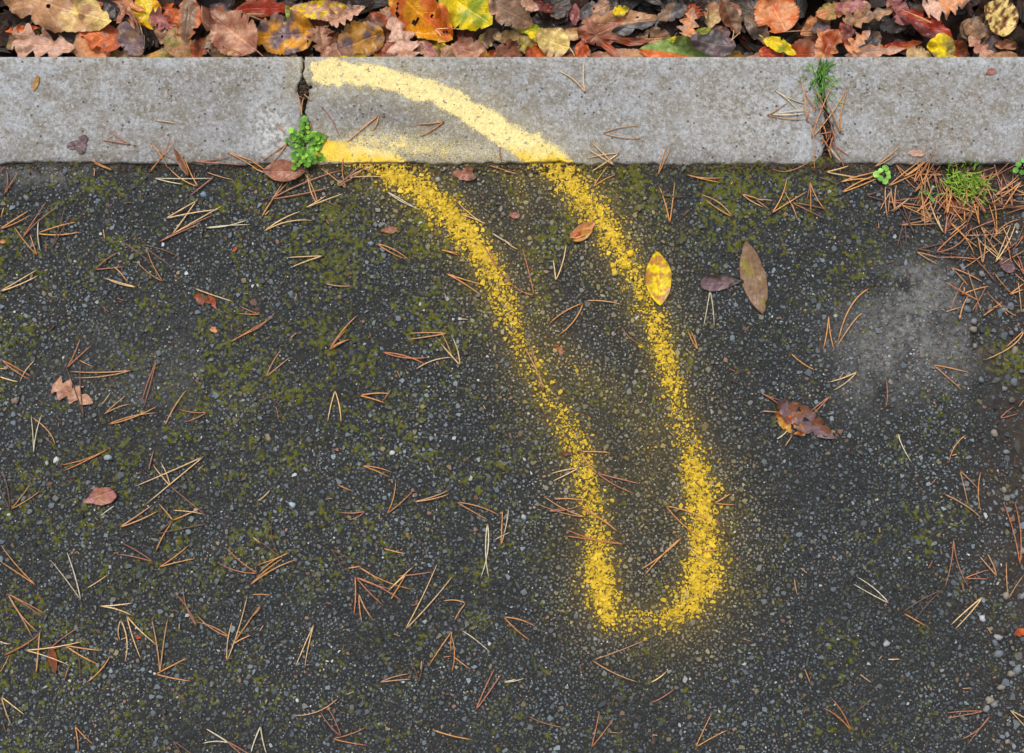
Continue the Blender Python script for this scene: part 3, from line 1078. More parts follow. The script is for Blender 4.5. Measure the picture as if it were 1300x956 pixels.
# older leaves underneath, tinted darker for gap shade, and out over the verge: nobody could count these
def litter():
    r = np.random.default_rng(5)
    Vs, Q, T, Cs, Ls, n = [], [], [], [], [], 0
    spots = [(r.uniform(-80, 1380), r.uniform(-60, 78), True) for _ in range(520)]
    spots += [(r.uniform(-900, 2200), r.uniform(-900, -55), False) for _ in range(2600)]
    spots += [(x, r.uniform(-60, 66), False) for x in list(r.uniform(-900, -60, 160)) + list(r.uniform(1365, 2200, 160))]
    for x, y, under in spots:
        kind = ["ovate", "lance", "oak", "round"][int(r.integers(0, 4))]
        L, W = r.uniform(.035, .085), 0
        W = L * {"ovate": .6, "lance": .38, "oak": .6, "round": .8}[kind] * r.uniform(.8, 1.1)
        v, fl, luv, av, u = leaf_shape(kind, L, W, r)
        st = 3 if kind != "oak" else 3
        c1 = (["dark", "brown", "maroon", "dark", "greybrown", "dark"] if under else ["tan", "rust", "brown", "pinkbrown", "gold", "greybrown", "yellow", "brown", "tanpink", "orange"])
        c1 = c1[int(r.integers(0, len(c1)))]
        col = leaf_colour(v, luv, av, u, c1, ["dark", "brown", "greybrown"][int(r.integers(0, 3))], "mottle", r) * (.25 if under else 1)  # under leaves: shade between the fresh leaves is painted into their colour
        v = leaf_form(v, av, u, L, W, r, (r.uniform(-.3, .5), r.uniform(-.3, .7)), .13, r.uniform(-.1, .4), r.uniform(-.4, .4))
        v[:, 2] += np.tan(r.normal(0, .22)) * (v[:, 0] - L / 2) + np.tan(r.normal(0, .25)) * v[:, 1]
        an = r.uniform(0, 6.28)
        wx_ = (x - 650) * .001 + v[:, 0] * math.cos(an) - v[:, 1] * math.sin(an)
        wy_ = (434 - y) * .001 + v[:, 0] * math.sin(an) + v[:, 1] * math.cos(an)
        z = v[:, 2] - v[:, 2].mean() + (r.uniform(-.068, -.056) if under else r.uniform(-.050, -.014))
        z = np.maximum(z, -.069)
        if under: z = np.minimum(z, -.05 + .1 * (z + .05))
        wy_ = np.maximum(wy_, KBACK_Y + .0006)
        # thin the grid to keep these cheap
        nu, nv = (46, 14) if kind == "oak" else (34, 12)
        i = np.arange((nu + 1) * (nv + 1)).reshape(nu + 1, nv + 1)
        su = 2 if kind == "oak" else 4
        i = i[np.unique(np.append(np.arange(0, nu + 1, su), nu))][:, ::(7 if kind == "oak" else 6) if not under else 4 if kind != "oak" else 7]
        q = np.stack([i[:-1, :-1], i[1:, :-1], i[1:, 1:], i[:-1, 1:]], -1).reshape(-1, 4)
        us, inv = np.unique(q, return_inverse=True)
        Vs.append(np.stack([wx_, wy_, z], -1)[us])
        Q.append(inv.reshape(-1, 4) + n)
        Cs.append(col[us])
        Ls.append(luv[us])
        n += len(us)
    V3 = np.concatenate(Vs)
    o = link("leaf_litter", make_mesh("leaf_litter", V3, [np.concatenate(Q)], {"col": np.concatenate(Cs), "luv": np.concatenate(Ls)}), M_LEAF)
    tag(o, "matted rotting leaves, darkened for gap shade, under the fresh fall behind the kerb", "leaf litter", None, "stuff")
    px, py = PX(V3[:, 0], V3[:, 1])
    k = (px > HM_X0) & (px < HM_X0 + 1560) & (py > HM_Y0) & (py < 100)
    ii = hm_idx(px[k], py[k])
    np.maximum.at(HM, ii, V3[k, 2])
    hm_splat(V3, [np.concatenate(Q)])


litter()

# tile origins of the enlarged views the leaves were measured in: (x0, y0, scale)
TL = {"a": (0, 0, .16923), "b": (210, 0, .16923), "c": (420, 0, .16923), "d": (630, 0, .16923), "e": (840, 0, .16923), "f": (1050, 0, .1923)}
G_V = "fallen leaves heaped on the verge behind the kerb"
# tile, shape, base, tip, width, colour, second colour, pattern, label (lowest first)
LEAVES = [
 ("a", "ovate", (0, 150), (190, 30), 150, "slate", "dark", "mottle", "slate-grey leaf under the orange scrap beside the serrated tan leaf"),
 ("a", "lance", (530, 340), (370, 130), 150, "olive", "dark", "mottle", "dark olive leaf beside the pale pink oak leaf"),
 ("a", "ovate", (-20, 300), (200, 190), 120, "greybrown", "olive", "mottle", "grey-olive curled leaf behind the pale pink oak leaf"),
 ("a", "lance", (0, 200), (210, 160), 60, "orange", "rust", "edge", "thin rust-orange leaf edge beside the serrated tan leaf"),
 ("a", "ovate", (780, 60), (640, -20), 110, "slate", "purple", "mottle", "slate leaf between the mottled tan leaf and the pink-brown lobed leaf"),
 ("a", "lance", (560, 40), (690, -30), 90, "rust", "orange", "edge", "rust leaf edge rising over the spotted yellow and tan leaf"),
 ("a", "ovate", (1040, 430), (740, 350), 140, "greybrown", "olive", "mottle", "flat grey-brown leaf at the kerb beside the peach-coloured leaf"),
 ("a", "ovate", (560, 190), (700, 440), 220, "lightorange", "tan", "edge", "peach-coloured leaf tucked under the folded orange leaf"),
 ("a", "ovate", (830, 290), (540, 160), 190, "orange", "rust", "mottle", "folded orange leaf with red veins above the peach-coloured leaf"),
 ("a", "round", (1010, 360), (870, 160), 170, "purple", "greybrown", "mottle", "puckered purple-brown leaf beside the bright yellow serrated leaf"),
 ("a", "ovate", (1330, 290), (1120, 180), 150, "greybrown", "tanpink", "mottle", "pale grey-brown leaf under the rosy lobed leaf"),
 ("a", "lance", (1050, 410), (1290, 330), 80, "olive", "ochre", "mottle", "twisted olive-yellow leaf lying along the kerb beside crossed needles"),
 ("a", "ovate", (1000, -80), (1070, 140), 200, "yellow", "gold", "edge", "bright yellow serrated leaf crossed by pine needles"),
 ("a", "maple", (850, -90), (960, 180), 230, "pinkbrown", "lightorange", "mottle", "pink-brown lobed leaf beside the bright yellow serrated leaf"),
 ("a", "oak", (1310, 170), (1095, 80), 150, "rose", "orange", "base", "rosy lobed leaf beside the bright yellow serrated leaf"),
 ("a", "ovate", (-10, -110), (740, 110), 330, "tan", "cream", "tip", "large serrated leaf, tan turning spotted yellow at its tip"),
 ("a", "oak", (480, 330), (60, 270), 270, "pink", "tanpink", "mottle", "pale pink oak leaf lying at the kerb edge"),
 ("b", "ovate", (440, 60), (290, -10), 110, "purple", "slate", "mottle", "purple-grey leaf behind the large tan-pink leaf"),
 ("b", "oak", (60, 190), (-20, 10), 110, "rust", "orange", "mottle", "rust-red lobed leaf beside the tan strap-shaped leaf"),
 ("b", "ovate", (20, 190), (120, 420), 180, "tan", "olive", "mottle", "drab tan leaf at the kerb below the tan strap-shaped leaf"),
 ("b", "lance", (250, 240), (190, 420), 110, "brown", "rust", "mottle", "upright curled brown leaf against the kerb"),
 ("b", "ovate", (290, 230), (420, 400), 150, "greybrown", "olive", "mottle", "curled grey-brown leaf half under the large tan-pink leaf"),
 ("b", "lance", (160, -40), (130, 255), 170, "greybrown", "orange", "edge", "tan strap-shaped leaf with a grey bloom"),
 ("b", "lance", (520, 20), (870, -10), 110, "red", "rust", "edge", "shiny red-brown leaf above the purple and gold leaf"),
 ("b", "lance", (960, 170), (870, 0), 80, "lime", "green", "mottle", "lime-green leaf tip beside the purple and gold leaf"),
 ("b", "ovate", (690, 420), (850, 330), 120, "dark", "slate", "mottle", "near-black leaf in the gap under the purple and gold leaf"),
 ("b", "lance", (960, 400), (830, 320), 70, "greybrown", "olive", "mottle", "small grey-olive leaf scrap beneath the purple and gold leaf"),
 ("b", "ovate", (1300, 330), (1180, 190), 150, "brown", "dark", "mottle", "dark brown leaf behind the upright pale oak leaf"),
 ("b", "oak", (1320, 100), (980, 130), 120, "brown", "pink", "edge", "brown leaf showing a row of pale lobes"),
 ("b", "ovate", (1330, 40), (930, 30), 150, "tanpink", "yellow", "spots", "pale pink leaf blotched with yellow above the pale-lobed brown leaf"),
 ("b", "ovate", (1060, 200), (630, 225), 280, "purple", "gold", "mottle", "broad purple leaf with glowing gold bands"),
 ("b", "oak", (1190, 450), (1130, 170), 190, "tanpink", "pinkbrown", "mottle", "upright pale oak leaf standing against the kerb beside the stone joint"),
 ("b", "ovate", (640, 340), (285, 50), 310, "pinkbrown", "tanpink", "mottle", "large tan-pink leaf with a long stalk over the kerb stone end"),
 ("c", "ovate", (60, 420), (0, 290), 130, "tanpink", "pink", "mottle", "pink leaf scrap beside the coiled ochre leaf"),
 ("c", "oak", (220, 20), (-10, 130), 150, "tanpink", "pink", "edge", "pale pink lobed leaf above the coiled ochre leaf"),
 ("c", "ovate", (330, 130), (450, 0), 120, "greybrown", "tan", "mottle", "grey-tan leaf behind the small pale oak leaf"),
 ("c", "ovate", (280, 80), (470, 450), 260, "rust", "brown", "mottle", "big rust-brown leaf sloping down to the kerb"),
 ("c", "round", (350, 200), (60, 330), 230, "ochre", "purple", "mottle", "coiled ochre leaf with a purple hollow"),
 ("c", "lance", (570, 440), (480, 390), 50, "olive", "yellow", "mottle", "olive-yellow leaf scrap at the foot of the big rust-brown leaf"),
 ("c", "ovate", (-10, 440), (440, 445), 110, "yellow", "olive", "edge", "yellow-green leaf flat along the kerb above the painted arm"),
 ("c", "ovate", (1060, 280), (950, 170), 110, "maroon", "red", "mottle", "dark red leaf beside the bright yellow crinkled leaf"),
 ("c", "ovate", (1240, 180), (1110, 300), 110, "cream", "greybrown", "mottle", "cream-grey leaf scrap under the bright yellow crinkled leaf"),
 ("c", "lance", (640, 230), (890, 330), 90, "olive", "yellow", "mottle", "yellow-olive leaf below the large orange-gold leaf"),
 ("c", "round", (760, 380), (650, 280), 100, "tanpink", "rose", "mottle", "small pinkish leaf curl below the yellow-olive leaf"),
 ("c", "lance", (930, 290), (780, 450), 110, "tan", "greybrown", "mottle", "tan curled leaf at the kerb beside the pinkish-brown cupped leaf"),
 ("c", "round", (1150, 370), (920, 310), 170, "pinkbrown", "tanpink", "mottle", "pinkish-brown cupped leaf below the cream-grey scrap"),
 ("c", "ovate", (1310, 430), (1120, 400), 130, "ochre", "rust", "mottle", "orange-gold leaf on its side against the kerb"),
 ("c", "ovate", (850, -90), (1180, 150), 280, "yellow", "lime", "mottle", "bright yellow crinkled leaf beside the large orange-gold leaf"),
 ("c", "ovate", (470, -110), (870, 220), 300, "gold", "orange", "mottle", "large orange-gold leaf with a serrated edge"),
 ("c", "oak", (450, 105), (560, 395), 240, "pink", "tanpink", "mottle", "small pale oak leaf lying over the big rust-brown leaf"),
 ("d", "ovate", (520, 20), (420, 60), 110, "slate", "greybrown", "mottle", "slate-grey leaf between the maroon drooping leaf and the dark red curl"),
 ("d", "ovate", (860, -30), (640, 70), 140, "slate", "tanpink", "mottle", "silvery grey leaf above the wavy tan leaf"),
 ("d", "lance", (260, -30), (430, 30), 70, "maroon", "red", "edge", "dark red curled leaf above the broken twig"),
 ("d", "ovate", (-10, 230), (250, 240), 80, "greybrown", "sand", "mottle", "grey-green leaf beside the lime leaf"),
 ("d", "ovate", (0, 420), (230, 290), 150, "pinkbrown", "brown", "mottle", "brown curled leaf at the kerb beside the yellow-olive serrated leaf"),
 ("d", "round", (120, 400), (200, 300), 100, "dark", "brown", "mottle", "dark coiled leaf beside the yellow-olive serrated leaf"),
 ("d", "ovate", (190, 270), (300, 410), 110, "olive", "yellow", "mottle", "yellow-olive serrated leaf under the cream birch leaf"),
 ("d", "lance", (150, 180), (350, 200), 80, "lime", "yellow", "mottle", "lime leaf beside the grey-brown broad leaf"),
 ("d", "ovate", (250, 240), (400, 290), 90, "yellow", "olive", "mottle", "dull yellow leaf peeping out under the cream birch leaf"),
 ("d", "lance", (390, 220), (700, 200), 80, "sand", "tan", "edge", "tan-yellow rolled leaf above the cream birch leaf"),
 ("d", "oak", (640, 440), (250, 390), 130, "rust", "orange", "mottle", "rust-orange leaf along the kerb below the cream birch leaf"),
 ("d", "lance", (650, 440), (640, 310), 90, "rust", "orange", "edge", "small pointed rust leaf at the kerb beside the cream leaf stalk"),
 ("d", "ovate", (720, 400), (1150, 360), 130, "tan", "pinkbrown", "mottle", "wavy tan-pink leaf along the kerb under the big copper leaf"),
 ("d", "ovate", (690, 130), (1210, 90), 160, "tan", "slate", "half", "wide wavy tan leaf above the big copper leaf"),
 ("d", "lance", (600, -10), (600, 135), 70, "rose", "maroon", "mottle", "maroon drooping leaf tip beside the silvery grey leaf"),
 ("d", "ovate", (900, 40), (1010, 10), 80, "yellow", "olive", "mottle", "yellow leaf scrap above the wide wavy tan leaf"),
 ("d", "ovate", (1310, 230), (1080, 230), 140, "greybrown", "tan", "mottle", "grey-brown leaf beside the big copper leaf"),
 ("d", "ovate", (-30, 20), (250, 150), 220, "greybrown", "tanpink", "mottle", "grey-brown broad leaf beside the bright yellow crinkled leaf"),
 ("d", "lance", (190, 20), (310, 70), 80, "tanpink", "pink", "mottle", "small pink leaf over the grey-brown broad leaf"),
 ("d", "maple", (660, 200), (1150, 270), 250, "pinkbrown", "rust", "mottle", "big copper-coloured leaf with a ragged edge"),
 ("d", "ovate", (530, 345), (310, 270), 180, "cream", "sand", "edge", "cream birch leaf with its stalk pointing at the kerb"),
 ("e", "ovate", (200, 10), (0, 90), 140, "slate", "greybrown", "mottle", "slate leaf beside the little tan oak leaf"),
 ("e", "ovate", (630, 40), (500, 0), 110, "pinkbrown", "tanpink", "mottle", "pink-brown leaf behind the round tan-orange leaf"),
 ("e", "lance", (680, 60), (840, 260), 130, "greybrown", "dark", "mottle", "dark grey leaf below the round tan-orange leaf"),
 ("e", "ovate", (530, 200), (330, 210), 110, "purple", "pinkbrown", "mottle", "purple-brown leaf beside the slender lime-yellow leaf"),
 ("e", "oak", (250, -10), (270, 100), 150, "rust", "orange", "mottle", "rust leaf behind the little tan oak leaf"),
 ("e", "ovate", (480, 300), (430, 250), 90, "gold", "ochre", "mottle", "gold leaf scrap behind the slate triangular leaf"),
 ("e", "ovate", (480, 380), (680, 380), 110, "ochre", "olive", "mottle", "ochre leaf scraps under the crossed needle pair"),
 ("e", "lance", (650, 400), (950, 390), 110, "tan", "greybrown", "mottle", "tan leaf along the kerb below the bright yellow stalked leaf"),
 ("e", "ovate", (780, 340), (940, 380), 90, "red", "orange", "mottle", "orange-red leaf under the bright yellow stalked leaf"),
 ("e", "lance", (420, -20), (400, 150), 120, "sand", "tan", "mottle", "cream-tan strap leaf beside the grooved brown leaf"),
 ("e", "lance", (480, -30), (610, 190), 130, "greybrown", "brown", "half", "grooved grey-brown leaf beside the cream-tan strap leaf"),
 ("e", "lance", (40, 265), (300, 275), 60, "lime", "yellow", "mottle", "slender lime-yellow leaf over the folded orange and green leaf"),
 ("e", "lance", (230, 240), (390, 170), 60, "olive", "lime", "mottle", "narrow yellow-green leaf beside the little tan oak leaf"),
 ("e", "oak", (245, 50), (200, 245), 140, "lightorange", "tanpink", "mottle", "little tan oak leaf hanging tip down"),
 ("e", "ovate", (400, 410), (-110, 340), 190, "orange", "green", "half", "folded leaf, orange above and green below its pale midrib"),
 ("e", "ovate", (540, 330), (240, 280), 170, "slate", "purple", "mottle", "slate triangular leaf lying on the folded orange and green leaf"),
 ("e", "ovate", (1310, 60), (1110, 200), 150, "lightorange", "tan", "mottle", "light orange pointed leaf beside the round tan-orange leaf"),
 ("e", "ovate", (1300, 150), (1180, 180), 110, "slate", "purple", "mottle", "purplish slate leaf behind the light orange pointed leaf"),
 ("e", "round", (1310, 330), (1010, 370), 200, "rust", "pinkbrown", "mottle", "rust-brown leaf at the kerb beside the grass in the joint"),
 ("e", "lance", (1310, 350), (1205, 190), 70, "lightorange", "pink", "mottle", "slender peach leaf standing on edge over the rust-brown leaf"),
 ("e", "round", (960, 170), (850, -90), 290, "lightorange", "orange", "mottle", "round tan-orange leaf with a scalloped edge and bent stalk"),
 ("e", "ovate", (815, 265), (1020, 370), 110, "yellow", "lime", "mottle", "bright yellow leaf with a curved stalk"),
 ("f", "ovate", (-20, 60), (160, 10), 110, "lightorange", "olive", "mottle", "pale orange leaf beside the rosy pink leaf"),
 ("f", "ovate", (300, 20), (80, 30), 90, "rose", "tanpink", "mottle", "dusty rose leaf above the grey lobed leaf"),
 ("f", "ovate", (420, 120), (580, 130), 80, "slate", "dark", "mottle", "slate-blue leaf beside the grey lobed leaf"),
 ("f", "lance", (580, 370), (700, 370), 60, "slate", "dark", "mottle", "blue-grey leaf at the kerb beside the crumpled yellow leaf"),
 ("f", "ovate", (290, 280), (400, 170), 110, "greybrown", "slate", "mottle", "grey-green leaf beside the cream lobed scrap"),
 ("f", "oak", (430, 60), (150, 120), 140, "greybrown", "tan", "mottle", "grey lobed leaf below the dusty rose leaf"),
 ("f", "lance", (200, 330), (110, 150), 100, "maroon", "rust", "mottle", "maroon leaf beside the cream lobed scrap"),
 ("f", "round", (-20, 390), (60, 190), 140, "lightorange", "rust", "mottle", "peach-brown leaf at the kerb beside the maroon leaf"),
 ("f", "ovate", (460, -40), (580, 110), 120, "rose", "pinkbrown", "mottle", "rosy pink leaf above the slim red-brown leaf"),
 ("f", "lance", (440, 260), (680, 230), 60, "red", "orange", "tip", "slim fiery rust leaf above the long pinkish leaf"),
 ("f", "ovate", (940, 150), (1190, 190), 150, "slate", "greybrown", "mottle", "broad slate leaf beside the cream-mottled leaf"),
 ("f", "round", (960, 120), (1080, 200), 110, "greybrown", "tan", "mottle", "wrinkled grey-brown leaf over the broad slate leaf"),
 ("f", "ovate", (1100, 330), (1190, 200), 90, "purple", "slate", "mottle", "purplish leaf beside the tan ragged leaf"),
 ("f", "ovate", (1310, 350), (1090, 370), 100, "tan", "greybrown", "mottle", "grey-tan leaf at the kerb beneath the cream-mottled leaf"),
 ("f", "ovate", (1310, 270), (1170, 250), 80, "brown", "tan", "mottle", "brown leaf between the grey-tan leaf and the cream-mottled leaf"),
 ("f", "ovate", (860, 260), (1010, 360), 130, "rust", "brown", "mottle", "rust leaf beside the crumpled yellow leaf"),
 ("f", "oak", (990, 220), (1110, 370), 130, "tanpink", "pinkbrown", "mottle", "tan ragged leaf beside the rust leaf"),
 ("f", "round", (600, 300), (740, 330), 110, "sand", "greybrown", "mottle", "sandy scrap beside the crumpled yellow leaf"),
 ("f", "lance", (540, 50), (860, 240), 130, "red", "maroon", "half", "slim red-brown leaf crossed by two pine needles"),
 ("f", "oak", (960, -40), (700, 30), 200, "pink", "lightorange", "mottle", "pale pink oak leaf behind the slim red-brown leaf"),
 ("f", "lance", (160, 350), (530, 290), 70, "pink", "lightorange", "edge", "long pinkish leaf lying along the kerb"),
 ("f", "oak", (290, 200), (150, 320), 120, "pink", "lightorange", "mottle", "cream lobed scrap beside the maroon leaf"),
 ("f", "frag", (740, 240), (910, 390), 150, "yellow", "olive", "mottle", "crumpled yellow leaf pressed against the kerb"),
 ("f", "ovate", (1310, 120), (1110, 10), 230, "cream", "brown", "spots", "cream leaf mottled with brown beside the broad slate leaf"),
]
STALKS = {"large tan-pink leaf with a long stalk over the kerb stone end": ("b", (735, 425)), "cream birch leaf with its stalk pointing at the kerb": ("d", (592, 425)),
          "round tan-orange leaf with a scalloped edge and bent stalk": ("e", (1135, 232)), "bright yellow leaf with a curved stalk": ("e", (735, 262)),
          "bright yellow serrated leaf crossed by pine needles": ("a", (960, -20)), "small pale oak leaf lying over the big rust-brown leaf": ("c", (440, 80))}
NAMES = {"oak": "oak_leaf", "maple": "maple_leaf", "frag": "leaf_scrap"}
for i, (tl, kd, b, t, w, c1, c2, pat, lab) in enumerate(LEAVES):
    x0, y0, s = TL[tl]
    st = None
    if lab in STALKS:
        sx0, sy0_, ss = TL[STALKS[lab][0]]
        st = (sx0 + STALKS[lab][1][0] * ss, sy0_ + STALKS[lab][1][1] * ss)
    flat = w > 220
    o = place_leaf(kd, (x0 + b[0] * s, y0 + b[1] * s), (x0 + t[0] * s, y0 + t[1] * s), w * s * 1.3, c1, c2, pat, 100 + i, name=NAMES.get(kd, "fallen_leaf"),
                   stalk=st, q=.72 if flat else .85, curl=(.15, .3) if flat else None, torn=.07 if i % 3 == 0 and c1 not in ('yellow', 'cream') else 0)
    tag(o, lab, "leaf", G_V)

# ---- single leaves and scraps on the path and the kerb ---------------------------------------------------------
PATH_LEAVES = [
 ("lance", (838, 388), (834, 319), 33, "yellow", "ochre", "spots", dict(fold=.2, wr=.03), "fallen_leaf", "yellow lance-shaped leaf with brown spots on the asphalt", "leaf"),
 ("lance", (946, 306), (968, 399), 31, "greybrown", "olive", "mottle", dict(fold=-.15, curl=(.1, -.2), ragged=.6), "fallen_leaf", "olive-brown lance-shaped leaf lying flat on the asphalt", "leaf"),
 ("obovate", (942, 357), (889, 360), 21, "purple", "dark", "mottle", dict(), "fallen_leaf", "small purple-brown tongue-shaped leaf beside the olive-brown leaf", "leaf"),
 ("ovate", (986, 510), (1058, 556), 31, "purple", "brown", "mottle", dict(torn=.18, curl=(.35, .35), ragged=1.3, wr=.12), "fallen_leaf", "torn purplish-brown leaf full of holes", "leaf"),
 ("ovate", (987, 522), (1022, 553), 22, "ochre", "rust", "mottle", dict(torn=.12, ragged=1.0, wr=.12), "fallen_leaf", "ochre leaf flap beside the torn purplish-brown leaf", "leaf"),
 ("lance", (723, 302), (756, 282), 17, "lightorange", "ochre", "mottle", dict(fold=.5, curl=(.6, .4)), "leaf_scrap", "curled tan-orange leaf scrap beside the yellow paint", "leaf"),
 ("lance", (727, 306), (752, 292), 12, "ochre", "rust", "mottle", dict(fold=.3, lift=.001), "leaf_scrap", "ochre leaf scrap under the curled tan-orange scrap", "leaf"),
 ("oak", (118, 512), (67, 488), 30, "tanpink", "pinkbrown", "mottle", dict(), "oak_leaf", "small pinkish oak leaf under crossed pine needles on asphalt", "leaf"),
 ("frag", (106, 636), (146, 622), 27, "pinkbrown", "rose", "mottle", dict(), "leaf_scrap", "reddish-brown ragged leaf scrap alone on dark asphalt", "leaf"),
 ("frag", (247, 376), (268, 386), 13, "rust", "brown", "mottle", dict(), "leaf_scrap", "brick-red leaf scrap beneath a dark needle on asphalt", "leaf"),
 ("frag", (264, 374), (276, 392), 8, "rust", "brown", "mottle", dict(), "leaf_scrap", "small rust-brown leaf scrap beside the brick-red scrap", "leaf"),
 ("lance", (388, 218), (334, 217), 30, "pinkbrown", "brown", "mottle", dict(lift=.002, wr=.10, curl=(.3, .35), fold=.3), "fallen_leaf", "brown pointed leaf tucked under the green weed", "leaf"),
 ("lance", (64, 818), (70, 856), 11, "brown", "rust", "edge", dict(fold=.6), "bud_scale", "glossy rust-brown bud scale among needles on asphalt", "bud scale"),
 ("frag", (86, 188), (114, 182), 22, "purple", "dark", "mottle", dict(), "leaf_scrap", "dark purple leaf scrap on the concrete kerb", "leaf"),
 ("lance", (221, 188), (240, 224), 9, "brown", "tan", "edge", dict(fold=.5), "bud_scale", "papery brown bud scale in needles at the kerb edge", "bud scale"),
 ("lance", (50, 96), (43, 116), 7, "ochre", "olive", "mottle", dict(), "leaf_scrap", "tiny ochre leaf scrap on the concrete kerb", "leaf"),
 ("frag", (574, 222), (604, 220), 19, "brown", "pinkbrown", "mottle", dict(), "fallen_leaf", "ragged grey-brown leaf at the kerb edge between the painted arms", "leaf"),
 ("frag", (646, 274), (660, 272), 9, "rose", "pinkbrown", "mottle", dict(), "leaf_scrap", "tiny pink leaf scrap inside the painted loop beside the kerb", "leaf"),
 ("frag", (483, 292), (505, 292), 9, "pinkbrown", "rust", "mottle", dict(), "leaf_scrap", "tiny red-brown leaf scrap on mossy asphalt", "leaf"),
 ("frag", (266, 417), (276, 421), 7, "lightorange", "rose", "mottle", dict(), "leaf_scrap", "tiny peach leaf scrap on asphalt below the brick-red scrap", "leaf"),
 ("frag", (1152, 196), (1172, 194), 9, "pink", "lightorange", "mottle", dict(), "leaf_scrap", "pale pink flake on the kerb edge above the needle heap", "leaf"),
 ("round", (1290, 344), (1273, 328), 15, "purple", "rose", "mottle", dict(), "fallen_leaf", "small purple leaf at the edge of the needle heap", "leaf"),
 ("frag", (1291, 800), (1304, 806), 13, "rust", "orange", "mottle", dict(), "leaf_scrap", "orange leaf scrap on the loose broken edge", "leaf"),
 ("frag", (1162, 252), (1182, 262), 16, "maroon", "pinkbrown", "mottle", dict(), "leaf_scrap", "dark red leaf scrap inside the needle heap", "leaf"),
 ("frag", (1168, 270), (1184, 280), 14, "tan", "sand", "mottle", dict(), "leaf_scrap", "tan leaf scrap inside the needle heap", "leaf"),
 ("frag", (1204, 258), (1236, 266), 18, "brown", "rust", "mottle", dict(), "leaf_scrap", "rusty leaf scrap under needles beside the grassy cushion", "leaf"),
 ("frag", (704, 438), (716, 448), 9, "red", "pinkbrown", "mottle", dict(), "leaf_scrap", "small red leaf scrap inside the painted loop", "leaf"),
 ("frag", (296, 320), (300, 313), 5, "brown", "rust", "mottle", dict(), "leaf_scrap", "speck-sized rust leaf scrap on mossy asphalt near the needle cross", "leaf"),
 ("frag", (1250, 92), (1264, 90), 8, "pinkbrown", "rose", "mottle", dict(), "leaf_scrap", "small pinkish leaf scrap on the pale kerb stone", "leaf"),
 ("frag", (712, 576), (726, 574), 7, "maroon", "brown", "mottle", dict(), "leaf_scrap", "dark red scrap on the yellow paint of the loop's long arm", "leaf"),
 ("frag", (0, 304), (6, 308), 7, "rust", "lightorange", "mottle", dict(), "leaf_scrap", "tiny rust-orange leaf scrap beside needles on asphalt near the kerb", "leaf"),
 ("frag", (172, 806), (177, 812), 6, "brown", "rust", "mottle", dict(), "leaf_scrap", "tiny rust scrap between splayed needles on asphalt", "leaf"),
]
for i, (kd, b, t, w, c1, c2, pat, kw, nm, lab, cat) in enumerate(PATH_LEAVES):
    o = place_leaf(kd, b, t, w * 1.08, c1, c2, pat, 400 + i, pile=False, zguess=.004, name=nm, **kw)
    tag(o, lab, cat, "single leaves and scraps on the path and kerb")

